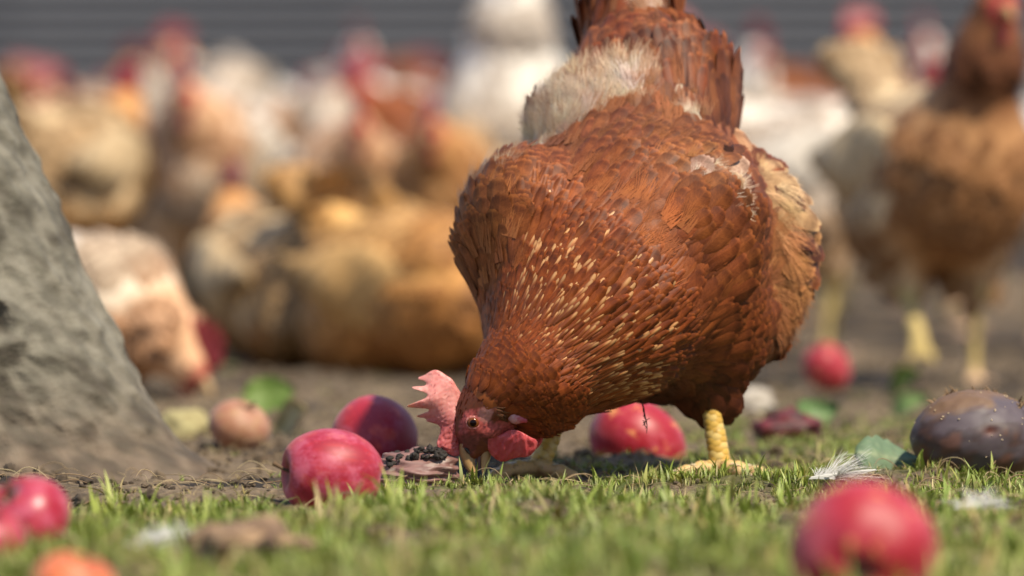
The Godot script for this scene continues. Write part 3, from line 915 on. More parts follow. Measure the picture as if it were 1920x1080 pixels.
func flock_hen(label: String, at: Vector3, turn: float, pose: String, shade: String, size := 1.0) -> void:
	var hen := thing("hen", label, "hen", Vector3(at.x, ground_y(at.x, at.z) - 0.004, at.z), deg_to_rad(turn), "hens of the flock behind")
	hen.scale = Vector3.ONE * size
	var drop := -11.5 if pose == "sit" or pose == "doze" else 0.0
	var neck0 := cm(7.5, 23.5 + drop, 0)
	var neck1 := cm(11.5, 31 + drop, 0)
	var top := cm(13, 35 + drop, 0)
	var look := Vector3(1, -0.12, 0).normalized()
	var pitch := 12.0
	match pose:
		"hunch":
			neck1 = cm(10.5, 25.5, 0); top = cm(12, 27.6, 0)
		"peck":
			neck0 = cm(8, 19, 0); neck1 = cm(13, 12, 0); top = cm(15, 7.5, 0); look = Vector3(0.45, -0.9, 0).normalized(); pitch = -18.0
		"sit":
			neck0 = cm(8, 9.5, 0); neck1 = cm(12, 6.4, 0); top = cm(14.2, 3.8, 0); look = Vector3(0.8, -0.6, 0).normalized(); pitch = -6.0
		"doze":
			neck1 = cm(10, 14.5, 0); top = cm(11.2, 16.5, 0)
		"tall":
			neck0 = cm(6, 24, 0); neck1 = cm(8.5, 33, 0); top = cm(9.5, 38, 0); pitch = 26.0
	var pr := [
		ell(cm(0, 20.3 + drop, 0), cm(11, 7.6, 7.3), Vector3(0, 0, pitch)),
		ell(cm(6, 19.8 + drop, 0), cm(5.6, 6.6, 6.2), Vector3.ZERO, 0.03),
		cap(neck0, 0.072 if pose == "tall" else 0.047, neck1, 0.036 if pose == "tall" else 0.028, 0.03), cap(neck1, 0.036 if pose == "tall" else 0.028, top, 0.020), ell(top + look * 0.006, cm(2.2, 1.9, 1.6), Vector3(0, 0, rad_to_deg(look.angle_to(Vector3.RIGHT)) * signf(look.y)), 0.01),
		cap(cm(-7.5, 22.5 + drop, 0), 0.045, cm(-13, 28 + drop, 0), 0.017, 0.03),
		ell(cm(-6, 16.5 + drop, 0), cm(5.5, 5.6, 6.2), Vector3.ZERO, 0.03),
	]
	if drop == 0.0:
		for s in [-1, 1]:
			pr.append(cap(cm(0.5, 15, 3.6 * s), 0.04, cm(1.2, 9.6, 3.6 * s), 0.016, 0.03))
			var knee := cm(1.2, 9.8, 3.6 * s)
			var foot := cm(0.3, 1.1, 3.7 * s)
			if pose == "step" and s == 1:
				foot = cm(5.6, 6.0, 4.2)
			pr.append(cap(knee, 0.0078, foot, 0.0074, 0.006))
			for tz in [-2.2, 0.0, 2.2]:
				pr.append(cap(foot, 0.0066, foot + cm(3.9 - absf(tz) * 0.3, -0.6, tz) if not (pose == "step" and s == 1) else foot + cm(1.3, -3.9, tz * 0.8), 0.0038, 0.004))
			pr.append(cap(foot, 0.006, foot + cm(-2.0, -0.5, 0), 0.0036, 0.004))
	var sh: Array = SHADES[shade]
	var cols := []
	for c in sh: cols.append(lin(c[0], c[1], c[2]))
	var shift := rnd(0, 90)
	var paint := func(p: Vector3, n: Vector3) -> Color:
		var q := p * 100.0
		if drop == 0.0 and q.y < 9.8:
			return lin(196, 172, 110).lerp(lin(206, 168, 148), sstep(2.5, 0.8, q.y))
		var w := broad.get_noise_3d(q.x * 8.0 + shift, q.y * 8.0, q.z * 8.0)
		var c: Color = cols[1]
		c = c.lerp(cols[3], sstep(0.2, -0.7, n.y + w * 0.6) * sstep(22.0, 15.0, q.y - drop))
		c = c.lerp(cols[2], sstep(4.0, 8.0, q.x + w * 3.0))
		var along := minf(1.0, maxf(0.0, (p - neck0).dot(neck1 - neck0) / (neck1 - neck0).length_squared()))
		c = c.lerp(cols[0], sstep(0.1, 0.7, along))
		c = c.lerp(lin(178, 66, 62), sstep(0.020, 0.012, p.distance_to(top + look * 0.020)))
		var t := 1.0 + 0.16 * w
		return Color(c.r * t, c.g * t, c.b * t)
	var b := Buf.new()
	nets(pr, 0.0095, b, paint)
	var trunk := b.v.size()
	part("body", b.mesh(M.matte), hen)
	var places := [[], []]
	var tints := [[], []]
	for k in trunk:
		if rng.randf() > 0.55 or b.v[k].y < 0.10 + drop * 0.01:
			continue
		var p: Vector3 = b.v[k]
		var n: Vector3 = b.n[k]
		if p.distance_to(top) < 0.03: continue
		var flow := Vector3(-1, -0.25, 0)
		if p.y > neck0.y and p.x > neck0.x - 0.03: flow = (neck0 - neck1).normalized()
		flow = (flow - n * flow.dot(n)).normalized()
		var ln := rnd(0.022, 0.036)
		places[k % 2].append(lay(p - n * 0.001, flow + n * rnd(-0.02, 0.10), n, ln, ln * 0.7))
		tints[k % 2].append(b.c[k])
	for k in 2:
		many("plumage", M.contour[k], places[k], tints[k], hen)
	var lookb := Basis(look, Vector3(-look.y, look.x, 0), Vector3(0, 0, 1))
	part("comb", M.comb, hen, Transform3D(lookb * Basis.from_scale(Vector3.ONE * 1.1), top + lookb * cm(0.3, 1.3, 0)))
	part("beak", M.beak, hen, Transform3D(lookb, top + lookb * cm(2.0, -0.1, 0)))
	for s in [-1, 1]:
		part("wattle", M.wattle, hen, Transform3D(lookb * Basis.from_euler(Vector3(0.3 * s, 0, 0)), top + lookb * cm(1.7, -1.3, 0.7 * s)))
		part("eye", M.small_eye, hen, Transform3D(lookb * Basis.from_euler(Vector3(PI / 2 * s, 0, 0)), top + lookb * cm(0.9, 0.5, 1.45 * s)))
		part("wing", M.wing_of[shade], hen, Transform3D(Basis.from_euler(Vector3(0.16 * s, 0.10 * s, deg_to_rad(pitch * 0.6))), cm(-1.0, 20.8 + drop, 6.6 * s)))
	for k in 6:
		var t := k / 5.0 * 2.0 - 1.0
		part("tail_feather", M.flight, hen, lay(cm(-12, 26.5 + drop, 0.9 * t), Vector3(-0.75, 0.8 - 0.1 * absf(t), 0.45 * t), Vector3(0.3, 0.4, t + 0.2), 0.080, 0.034), M.tail_of[shade])


func flock() -> void:
	flock_parts()
	M.matte = mat(0.75)
	M.wing_of = {}; M.tail_of = {}
	for s in SHADES:
		var c: Array = SHADES[s][1]
		var wm := mat(0.6, Color(c[0] / 255.0, c[1] / 255.0, c[2] / 255.0))
		var w: ArrayMesh = M.wing.duplicate()
		w.surface_set_material(0, wm)
		M.wing_of[s] = w
		var f: StandardMaterial3D = M.feather.duplicate()
		f.albedo_color = Color(c[0] / 255.0, c[1] / 255.0, c[2] / 255.0)
		M.tail_of[s] = f
	flock_hen("buff hen with white back sunk beside the tree trunk, red comb near the ground", Vector3(-0.415, 0, -1.28), -28, "sit", "peach", 0.96)
	flock_hen("beige buff hen squatting on bare soil, second hen away from the trunk", Vector3(-0.25, 0, -2.02), 115, "doze", "buff")
	flock_hen("golden tan hen squatting just behind the pecking russet hen's head", Vector3(-0.10, 0, -1.80), -48, "sit", "golden", 1.05)
	flock_hen("golden brown hen squatting half behind the russet hen's wing", Vector3(0.0, 0, -2.25), 20, "doze", "golden")
	flock_hen("peachy hen facing the camera, standing behind the squatting golden hen", Vector3(-0.20, 0, -2.85), -80, "hunch", "peach", 0.92)
	flock_hen("cream hen with orange belly facing the camera, near the trunk", Vector3(-0.37, 0, -2.9), -95, "hunch", "peach", 1.05)
	flock_hen("tall cream white hen facing the camera in the row by the shed", Vector3(-0.26, 0, -5.05), -80, "stand", "white", 1.04)
	flock_hen("brown hen hunched upright, just left of the tallest white hen", Vector3(-0.135, 0, -3.45), -115, "hunch", "brown", 1.08)
	flock_hen("tallest pure white hen stretching its neck, directly behind the russet hen", Vector3(-0.005, 0, -3.0), -88, "tall", "white", 1.16)
	flock_hen("white backed hen with reddish head turned to the trunk side, by the shed", Vector3(-0.41, 0, -5.35), 172, "stand", "peach", 1.05)
	flock_hen("orange headed hen by the shed, closest to the tree trunk", Vector3(-0.76, 0, -5.9), -30, "stand", "buff")
	flock_hen("peach coloured hen with brown head, second from the trunk by the shed", Vector3(-0.66, 0, -5.3), -150, "hunch", "peach", 1.12)
	flock_hen("greyish white hen with red brown head, beyond the sunken white backed hen", Vector3(-0.50, 0, -3.7), -150, "hunch", "grey", 1.05)
	flock_hen("plain white hen without visible head between the shed and the grey hen", Vector3(-0.62, 0, -6.5), 150, "hunch", "white", 1.1)
	flock_hen("orange buff hen half hidden by the leaning tree trunk", Vector3(-0.50, 0, -2.45), 60, "hunch", "buff")
	flock_hen("tan hen with brown wing and pale breast standing mid flock", Vector3(-0.35, 0, -4.1), -20, "hunch", "peach", 1.04)
	flock_hen("cream breasted hen in mid flock, next to the hunched brown hen", Vector3(-0.23, 0, -4.0), -85, "hunch", "white")
	flock_hen("small brown hen by the shed, beside the tallest white hen's neck", Vector3(-0.09, 0, -5.7), -60, "hunch", "brown", 1.15)
	flock_hen("white necked hen with tan body facing the russet hen's tail", Vector3(0.33, 0, -3.05), -168, "stand", "peach", 1.0)
	flock_hen("brown backed hen by the shed, beyond the white necked hen", Vector3(0.47, 0, -5.5), 175, "hunch", "brown", 1.25)
	flock_hen("yellowish white hen with large red comb, behind the striding brown hen", Vector3(0.545, 0, -2.95), -160, "stand", "buff", 1.0)
	flock_hen("bluish white hen between the white necked hen and the yellowish hen", Vector3(0.42, 0, -3.6), 140, "hunch", "white", 1.05)
	flock_hen("dark brown hen striding towards the camera with one foot lifted", Vector3(0.405, 0, -1.52), -70, "step", "dark", 1.05)
	flock_hen("white hen at the picture's edge beyond the striding brown hen", Vector3(0.62, 0, -2.5), -60, "stand", "white", 1.02)
	flock_hen("white hen by the shed wall above the yellowish hen's back", Vector3(0.68, 0, -5.3), -100, "stand", "white", 1.08)
	flock_hen("peach hen with yellow legs standing behind the russet hen's flank", Vector3(0.335, 0, -2.15), -10, "hunch", "peach", 1.0)
	flock_hen("brown hen behind the peach hen, near the middle of the flock", Vector3(0.2, 0, -4.4), 30, "hunch", "golden")
	flock_hen("pale hen close to the shed, behind the cream white hen", Vector3(-0.44, 0, -6.9), -20, "stand", "peach", 1.05)
	flock_hen("buff hen close to the shed, behind the small brown hen", Vector3(-0.2, 0, -6.6), -170, "hunch", "buff", 1.15)
	flock_hen("white hen near the shed hidden mostly by the russet hen's tail", Vector3(0.34, 0, -6.2), -90, "hunch", "white", 1.1)
	flock_hen("brown hen near the shed at the picture's far edge", Vector3(0.88, 0, -6.1), -140, "stand", "brown")
	flock_hen("cream hen by the shed with its tail towards the camera", Vector3(-0.54, 0, -6.0), 95, "hunch", "peach", 1.1)
	flock_hen("orange tan hen behind the grey hen, between it and the shed", Vector3(-0.60, 0, -4.5), 40, "hunch", "golden", 1.05)

	flock_hen("pale cream hen in mid flock, beyond the hen with the orange belly", Vector3(-0.45, 0, -4.35), -100, "stand", "white", 0.95)
	flock_hen("peach hen wedged between the orange bellied hen and the cream breasted hen", Vector3(-0.30, 0, -3.4), -70, "hunch", "peach")
	flock_hen("buff hen in the gap behind the two squatting golden hens", Vector3(-0.07, 0, -2.75), -100, "hunch", "buff", 0.9)
	flock_hen("cream hen beyond the hunched brown hen, level with the shed's end of the flock", Vector3(-0.14, 0, -4.75), -120, "hunch", "white", 1.1)
	flock_hen("white hen partly seen between the russet hen's tail and the white necked hen", Vector3(0.26, 0, -3.75), -60, "stand", "white")
	flock_hen("peach hen in mid flock beyond the yellowish white hen", Vector3(0.58, 0, -3.9), -120, "hunch", "peach", 1.1)
	flock_hen("white hen in mid flock near the picture's edge, beyond the striding hen", Vector3(0.74, 0, -4.4), -70, "stand", "white", 1.05)
	flock_hen("white hen one row before the pale hen at the shed", Vector3(-0.30, 0, -6.05), 20, "hunch", "white", 1.2)
	flock_hen("buff cream hen close beside the trunk in the middle rows", Vector3(-0.62, 0, -3.3), -60, "hunch", "peach", 1.0)

# ---------------------------------------------------------------- fruit and things on the ground
func skin_texture(base: Array, streak: Array, bloom: Array, pale: Array, much: float, seed_at: int) -> ImageTexture:
	var f := FastNoiseLite.new()
	f.seed = seed_at; f.frequency = 1.0
	var to := func(a: Array) -> Color: return Color(a[0] / 255.0, a[1] / 255.0, a[2] / 255.0)
	var b: Color = to.call(base); var s: Color = to.call(streak); var bl: Color = to.call(bloom); var pl: Color = to.call(pale)
	return picture(320, 200, func(u: float, v: float) -> Color:
		var th := v * PI
		var p := Vector3(sin(th) * cos(u * TAU), cos(th), sin(th) * sin(u * TAU))
		var c := b.lerp(s, sstep(-0.1, 0.5, f.get_noise_3dv(Vector3(p.x * 7.0, p.y * 0.8, p.z * 7.0))) * 0.7)
		c = c.lerp(bl, 0.75 * sstep(-0.25, 0.55, f.get_noise_3dv(p * 1.3 + Vector3(9, 0, 0)) + 0.35 * f.get_noise_3dv(p * 9.0)))
		c = c.lerp(pl, much * sstep(0.15, 0.5, f.get_noise_3dv(p * 1.6 + Vector3(0, 31, 0)) + 0.25 * f.get_noise_3dv(Vector3(p.x * 9, p.y, p.z * 9))))
		c = c.lerp(Color(0.86, 0.68, 0.62), 0.8 * sstep(0.56, 0.66, f.get_noise_3dv(p * 34.0)))
		c = c.lerp(Color(0.30, 0.16, 0.12), 0.75 * sstep(0.52, 0.64, f.get_noise_3dv(p * 14.0 + Vector3(0, 0, 50))))
		c = c.lerp(Color(0.45, 0.32, 0.2), 0.8 * sstep(0.16, 0.05, v))
		return c)


func apple(label: String, at: Vector3, size: Vector3, axis: Vector3, skin: ImageTexture, rough: float, seed_at: int, stemmed := true) -> Node3D:
	var a := thing("apple", label, "apple", at, 0.0, "windfall apples on the ground")
	var b := Buf.new()
	var lobes := rnd(0, TAU)
	var shape := func(d: Vector3) -> Vector3:
		var th := acos(clampf(d.y, -1, 1))
		var ph := atan2(d.z, d.x)
		var r := 1.0 - 0.42 * exp(-pow(th / 0.30, 2.0)) - 0.24 * exp(-pow((PI - th) / 0.24, 2.0))
		r *= 1.0 + 0.022 * cos(ph * 5.0 + lobes) * sstep(0.9, 2.9, th) + 0.03 * cos(ph + lobes) + 0.035 * sin(th)
		r *= 1.0 + 0.02 * broad.get_noise_3dv(d * 12.0 + Vector3(seed_at * 9.0, 0, 0))
		return d * r * size
	lump(b, 44, 56, shape, func(_d: Vector3) -> Color: return Color.WHITE)
	var m := mat(rough)
	m.albedo_texture = skin
	m.rim_enabled = true
	m.rim = 0.25
	m.metallic_specular = 0.5
	var y: Vector3 = axis.normalized()
	var x := y.cross(Vector3(0.2, 0.3, 0.9)).normalized()
	var turn := Basis(x, y, x.cross(y))
	var f := part("fruit", b.mesh(m), a, Transform3D(turn, Vector3.ZERO))
	var brown := mat(0.8)
	if stemmed:
		var sb := Buf.new()
		tube(sb, spline([Vector3(0, size.y * 0.55, 0), Vector3(0.001, size.y * 0.85, 0.001), Vector3(0.005, size.y * 1.12, 0.002)], 5), [0.0014, 0.0012, 0.0011, 0.0011, 0.0013, 0.0018], 8, func(t: float, _a: float) -> Color: return lin(70, 52, 34).lerp(lin(104, 82, 58), t))
		part("stem", sb.mesh(brown), f)
	var cb := Buf.new()
	for k in 5:
		var t := TAU * k / 5.0
		var o := Vector3(cos(t), 0, sin(t))
		tube(cb, [Vector3(0, -size.y * 0.72, 0) + o * 0.002, Vector3(0, -size.y * 0.84, 0) + o * 0.005, Vector3(0, -size.y * 0.93, 0) + o * 0.0035], [0.0030, 0.0027, 0.0006], 6, func(_t: float, _a: float) -> Color: return lin(62, 48, 36), 0.5)
	part("calyx", cb.mesh(brown), f)
	return a


func clod_shape(size: Vector3, rough: float, dark: Color, light: Color, m: Material, seed_at: int, rings := 40) -> ArrayMesh:
	var b := Buf.new()
	var off := Vector3(seed_at * 17.0, seed_at * 5.0, 0)
	var shape := func(d: Vector3) -> Vector3:
		var r := 1.0 + rough * broad.get_noise_3dv(d * 14.0 + off) + rough * 0.7 * fine.get_noise_3dv(d * 12.0 + off) + rough * 0.3 * fine.get_noise_3dv(d * 40.0 + off)
		return d * r * size
	lump(b, rings, rings + 8, shape, func(d: Vector3) -> Color:
		return dark.lerp(light, clampf(0.5 + 0.9 * fine.get_noise_3dv(d * 16.0 + off * 2.0), 0.0, 1.0)))
	return b.mesh(m)


func leaf_mesh(length: float, width: float, curl: float, top: Color, vein: Color, m: Material, seed_at: int) -> ArrayMesh:   # a blade with thickness, along +x
	var b := Buf.new()
	for face in [1.0, -1.0]:
		var base := b.v.size()
		for j in 17:
			var t := j / 16.0
			var w := pow(sin(PI * pow(t, 0.8)), 0.75) * width * 0.5 + 0.0006
			for k in 13:
				var u := k / 6.0 - 1.0
				var ww := w * (1.0 + 0.06 * sin(j * 2.2) * absf(u))
				var rib := exp(-pow(u * 9.0, 2.0))
				var side := pow(maxf(0.0, cos((t * 7.0 - absf(u) * 1.2) * TAU)), 8.0) * (1.0 - rib)
				var y: float = curl * (u * u) + 0.004 * sin(t * 5.0 + seed_at) + 0.0016 * fine.get_noise_2d(t * 200.0 + seed_at, u * 60.0) - 0.0006 * side + face * 0.0003
				var c := top.lerp(vein, clampf(rib + 0.55 * side, 0.0, 1.0) * 0.6)
				var w2 := 0.85 + 0.25 * fine.get_noise_2d(t * 300.0, u * 140.0 + seed_at)
				b.vert(Vector3((t - 0.5) * length, y, u * ww), Vector3(0, face, 0), Color(c.r * w2, c.g * w2, c.b * w2))
		for j in 16:
			for k in 12:
				var o := base + j * 13 + k
				b.quad(o, o + 1, o + 14, o + 13)
	b.smooth()
	return b.mesh(m)


func leaf(label: String, at: Vector3, turn: Vector3, length: float, width: float, curl: float, top: Color, vein: Color, seed_at: int) -> void:
	var o := thing("leaf", label, "leaf", at)
	o.rotation = turn
	part("blade", leaf_mesh(length, width, curl, top, vein, M.leaf, seed_at), o)
	var b := Buf.new()
	tube(b, [Vector3(-length * 0.5, 0.001, 0), Vector3(-length * 0.65, 0.002, 0.001), Vector3(-length * 0.8, 0.0, 0.003)], [0.0008, 0.0007, 0.0008], 6, func(_t: float, _a: float) -> Color: return vein)
	part("stalk", b.mesh(M.leaf), o)


func resting(x: float, z: float, up: float) -> Vector3:
	return Vector3(x, ground_y(x, z) + up, z)


func ground_things() -> void:
	var dusty := skin_texture([150, 16, 40], [172, 24, 38], [190, 96, 116], [206, 120, 80], 0.25, 3)
	var purple := skin_texture([158, 22, 44], [170, 26, 42], [176, 86, 106], [214, 90, 60], 0.5, 14)
	var bright := skin_texture([160, 20, 38], [150, 14, 28], [190, 88, 100], [216, 150, 84], 0.9, 25)
	var dull := skin_texture([160, 112, 84], [166, 96, 78], [178, 140, 112], [176, 140, 96], 0.6, 44)
	var orange := skin_texture([206, 98, 52], [196, 70, 48], [214, 140, 96], [226, 160, 84], 0.8, 36)
	apple("red apple with dusty pink bloom on the grass, just before the pecking hen's comb", resting(-0.1175, 0.262, 0.0295), Vector3(0.0290, 0.0345, 0.0290), Vector3(-0.95, 0.08, 0.2), dusty, 0.5, 1)
	apple("darker red apple half hidden behind the dusty pink one", resting(-0.0985, -0.11, 0.0235), Vector3(0.0300, 0.031, 0.0300), Vector3(-0.3, 0.6, -0.6), purple, 0.5, 2)
	apple("bright red apple sunk in the soil between the russet hen's legs", resting(0.094, -0.26, 0.0085), Vector3(0.0365, 0.030, 0.033), Vector3(0.5, 0.8, -0.35), bright, 0.45, 3)
	apple("small pinkish red apple on bare soil below the striding brown hen", resting(0.288, -1.27, 0.022), Vector3(0.0200, 0.0245, 0.0200), Vector3(-0.5, 0.8, 0.2), bright, 0.5, 4)
	apple("largest red apple, out of focus, in the grass in front of the rotten fruit", resting(0.181, 1.045, 0.0300), Vector3(0.0370, 0.035, 0.0370), Vector3(0.12, 0.30, -1.0), bright, 0.5, 5)
	apple("dark red apple with a crease, at the picture's edge below the tree trunk", resting(-0.284, 0.654, 0.0150), Vector3(0.0265, 0.023, 0.0265), Vector3(-0.5, 0.75, 0.5), dusty, 0.36, 6)
	apple("red apple cut by the picture's edge, in front of the creased one", resting(-0.286, 0.87, 0.0130), Vector3(0.0205, 0.019, 0.0205), Vector3(0.1, 0.85, 0.5), dusty, 0.4, 7)
	apple("orange apple, lowest in the picture, beside two red ones", resting(-0.2225, 1.08, 0.0120), Vector3(0.0215, 0.018, 0.0215), Vector3(0.3, 0.9, 0.2), orange, 0.45, 8)
	apple("pale peach apple on the soil beyond the trunk's foot", resting(-0.209, -0.42, 0.013), Vector3(0.0235, 0.020, 0.0235), Vector3(0.3, 0.9, 0.2), dull, 0.6, 9)
	# the big rotten one
	var rot := thing("rotten_apple", "large rotten grey brown apple with pale mould specks, by the grey green leaf", "apple", resting(0.322, 0.0, 0.0205), 0.0, "windfall apples on the ground")
	var rm := mat(0.58)
	var rb := Buf.new()
	lump(rb, 60, 76, func(d: Vector3) -> Vector3:
		var r := 1.0 + 0.05 * broad.get_noise_3dv(d * 16.0) + 0.012 * fine.get_noise_3dv(d * 30.0) - 0.06 * exp(-d.distance_squared_to(Vector3(0.16, 0.20, 0.94)) / 0.006)
		if d.y > 0.55: r += 0.03 * fine.get_noise_3dv(Vector3(d.x * 40.0, d.y * 10.0, d.z * 40.0))
		return d * r * Vector3(0.045, 0.0330, 0.040), func(d: Vector3) -> Color:
		var w := broad.get_noise_3dv(d * 18.0) + 0.5 * fine.get_noise_3dv(d * 24.0)
		var c := lin(86, 75, 79).lerp(lin(66, 52, 52), sstep(-0.2, 0.3, w))
		c = c.lerp(lin(112, 72, 54), 0.6 * sstep(0.1, 0.7, w - d.y * 1.0))
		c = c.lerp(lin(120, 92, 66), sstep(0.55, 0.75, d.y + 0.25 * w - 0.25 * d.x) * 0.8)
		return c.lerp(lin(84, 34, 14), exp(-d.distance_squared_to(Vector3(0.16, 0.20, 0.94)) / 0.012)))
	var flesh := part("fruit", rb.mesh(rm), rot)
	var spots := Buf.new()
	lump(spots, 6, 8, func(d: Vector3) -> Vector3: return d * Vector3(1, 0.7, 1), func(_d: Vector3) -> Color: return lin(206, 184, 150))
	var sm := spots.mesh(mat(0.85))
	for k in 64:
		var d := Vector3(rnd(-1, 1), rnd(-0.7, 1), rnd(0.0, 1)).normalized()
		if broad.get_noise_3dv(d * 22.0 + Vector3(80, 0, 0)) < 0.02 and k > 24: continue
		var r := rnd(0.0003, 0.0008)
		part("mould_spot", sm, flesh, Transform3D(Basis.from_scale(Vector3.ONE * r), d * Vector3(0.045, 0.0330, 0.040) * 1.005))
	var frm := mat(0.9)
	for k in 46:   # dry shreds along the crown of the fruit
		var a := rnd(-2.6, 0.4)
		var d := Vector3(cos(a) * 0.75, 0.72, sin(a) * 0.5 + 0.25).normalized()
		var p := d * Vector3(0.045, 0.0330, 0.040)
		var b := Buf.new()
		var e := Vector3(rnd(-1, 1), rnd(0.2, 1), rnd(-0.6, 1)) * rnd(0.003, 0.007)
		tube(b, [p - d * 0.001, p + e * 0.6, p + e], [rnd(0.0006, 0.0012), 0.0007, 0.0002], 5, func(_t: float, _a: float) -> Color: return lin(134, 108, 80))
		part("shred", b.mesh(frm), rot)
	# what the hen pecks at: a collapsed, wrinkled fruit with black soil on it
	var food := thing("rotten_fruit", "collapsed wrinkled brownish pink fruit crusted with black soil under the beak", "rotten fruit", resting(-0.0695, 0.088, 0.0105))
	var fb := Buf.new()
	lump(fb, 60, 80, func(d: Vector3) -> Vector3:
		var w := broad.get_noise_3dv(d * 15.0 + Vector3(5, 0, 0))
		var r := 1.0 + 0.16 * w + 0.05 * sin(d.y * 24.0 + d.x * 7.0 + 5.0 * w) + 0.05 * fine.get_noise_3dv(d * 22.0) + 0.28 * d.x * maxf(d.y, 0.0)
		return d * r * Vector3(0.032, 0.0185, 0.024), func(d: Vector3) -> Color:
		var w := fine.get_noise_3d(d.x * 16.0, d.y * 50.0, d.z * 16.0)
		return lin(140, 106, 98).lerp(lin(98, 62, 56), clampf(0.5 + w, 0.0, 1.0)).lerp(lin(150, 128, 118), sstep(0.25, 0.5, w)))
	var soft := part("flesh", fb.mesh(mat(0.55)), food)
	var blackish := mat(0.75)
	for k in 130:
		var x := rnd(-0.014, 0.024)
		var z := rnd(-0.016, 0.018)
		part("soil_crumb", clod_shape(Vector3(1, 0.7, 1) * rnd(0.0010, 0.0030), 0.5, lin(22, 18, 15), lin(48, 40, 33), blackish, k, 8), soft, Transform3D(Basis.from_euler(Vector3(rnd(0, 6), rnd(0, 6), 0)), Vector3(x, 0.0135 + 0.005 * exp(-pow((x - 0.012) / 0.012, 2.0)) - 8.0 * z * z + rnd(-0.002, 0.002), z)))
	var crust := thing("mouldy_lump", "lumpy tan brown mouldy fruit lying in the grass in front of the dusty apple", "rotten fruit", resting(-0.148, 0.80, 0.012))
	part("flesh", clod_shape(Vector3(0.030, 0.0175, 0.022), 0.42, lin(92, 70, 58), lin(158, 130, 100), mat(0.85), 21, 56), crust)
	for k in 5:
		part("dent", clod_shape(Vector3(0.005, 0.002, 0.004), 0.4, lin(58, 44, 38), lin(80, 60, 48), mat(0.9), 60 + k, 14), crust, Transform3D(Basis.from_euler(Vector3(1.2, 0, 0)), Vector3(rnd(-0.018, 0.02), rnd(-0.002, 0.010), 0.0205)))
	var small := thing("rotten_apple", "small dark red rotten apple on soil beyond the russet hen's foot", "apple", resting(0.214, -0.50, 0.009), 0.0, "windfall apples on the ground")
	part("fruit", clod_shape(Vector3(0.026, 0.014, 0.02), 0.3, lin(52, 30, 30), lin(118, 44, 48), mat(0.6), 31, 36), small)
	var stone := thing("stone", "whitish pale stone on bare soil behind the russet hen's yellow leg", "stone", resting(0.203, -0.86, 0.008))
	part("rock", clod_shape(Vector3(0.019, 0.013, 0.014), 0.3, lin(150, 140, 126), lin(196, 186, 172), mat(0.9), 41, 30), stone)
	var pebble := thing("stone", "yellowish pale stone at the foot of the tree trunk", "stone", resting(-0.262, -0.60, 0.010))
	part("rock", clod_shape(Vector3(0.022, 0.018, 0.016), 0.25, lin(150, 138, 96), lin(176, 166, 120), mat(0.9), 42, 30), pebble)
	# leaves
	leaf("grey green fallen leaf lying face up against the rotten apple", resting(0.262, -0.02, 0.0125), Vector3(0.95, 0.1, -0.05), 0.047, 0.036, -0.004, lin(104, 128, 96), lin(150, 160, 120), 1)
	leaf("light green ragged leaf near the small dark rotten apple", resting(0.244, -0.62, 0.011), Vector3(0.9, 0.4, 0.15), 0.036, 0.026, 0.006, lin(106, 136, 82), lin(150, 168, 120), 2)
	leaf("bright green broad leaf standing beyond the pale peach apple", resting(-0.205, -0.86, 0.022), Vector3(1.1, 0.3, 0.2), 0.044, 0.034, 0.004, lin(104, 130, 52), lin(140, 160, 90), 3)
	leaf("pale yellow leaf upright beside the bright green leaf", resting(-0.176, -0.60, 0.022), Vector3(1.2, 0.2, 1.2), 0.060, 0.030, 0.004, lin(190, 170, 116), lin(214, 200, 150), 4)
	leaf("yellow green leaf beside the small pinkish apple", resting(0.352, -1.16, 0.022), Vector3(1.2, 0.2, 1.35), 0.055, 0.026, 0.004, lin(128, 148, 40), lin(160, 174, 90), 5)
	leaf("dull green leaf lying under the yellow green leaf", resting(0.345, -0.98, 0.010), Vector3(0.8, 0.2, 0.9), 0.040, 0.020, 0.004, lin(112, 138, 76), lin(150, 168, 110), 6)
	# shed feathers
	for f in [["white downy feather in the grass beyond the tan mouldy lump", -0.220, 0.70, 0.2, 0.030], ["white feather tuft nearest the tan mouldy lump", -0.204, 0.665, 0.9, 0.024], ["whitish feather lying between the largest apple and the rotten one", 0.206, 0.16, 0.1, 0.040], ["white feather in the grass right before the rotten apple", 0.277, 0.47, 0.5, 0.028]]:
		var o := thing("shed_feather", f[0], "feather", resting(f[1], f[2], 0.010), f[3], "shed feathers in the grass")
		for k in 4:
			part("plume", M.plume, o, lay(Vector3(0.004 * k, 0, 0.002 * k), Vector3(1, 0.1 + 0.15 * k, -0.9 + 0.6 * k), Vector3(0.2 * k - 0.3, 1, 0.3), f[4] * (0.9 - 0.12 * k), f[4] * 0.8), M.white_down)
		part("quill", M.hackle, o, lay(Vector3(-0.006, 0, 0), Vector3(1, 0.1, 0.2), Vector3(0, 1, 0.3), f[4] * 1.1, f[4] * 0.07), M.white_down)
	# the rootlet that hangs from the hen's breast
	var root := thing("rootlet", "thin dark rootlet dangling from the russet hen's breast feathers", "root", Vector3(0.0885, 0.0565, 0.045))
	var rtb := Buf.new()
	var dark := func(_t: float, _a: float) -> Color: return lin(34, 26, 20)
	tube(rtb, spline([cm(-0.1, 0.25, 0), cm(0.15, -0.3, 0.05), cm(0.25, -0.9, 0.1), cm(0.42, -1.6, 0.1), cm(0.40, -2.2, 0.12)], 14), [0.0003, 0.0004, 0.0004, 0.0005, 0.0006, 0.0007, 0.0006, 0.0006, 0.0005, 0.0005, 0.0005, 0.0004, 0.0003, 0.0003, 0.0002], 6, dark)
	var stem := part("strand", rtb.mesh(frm), root)
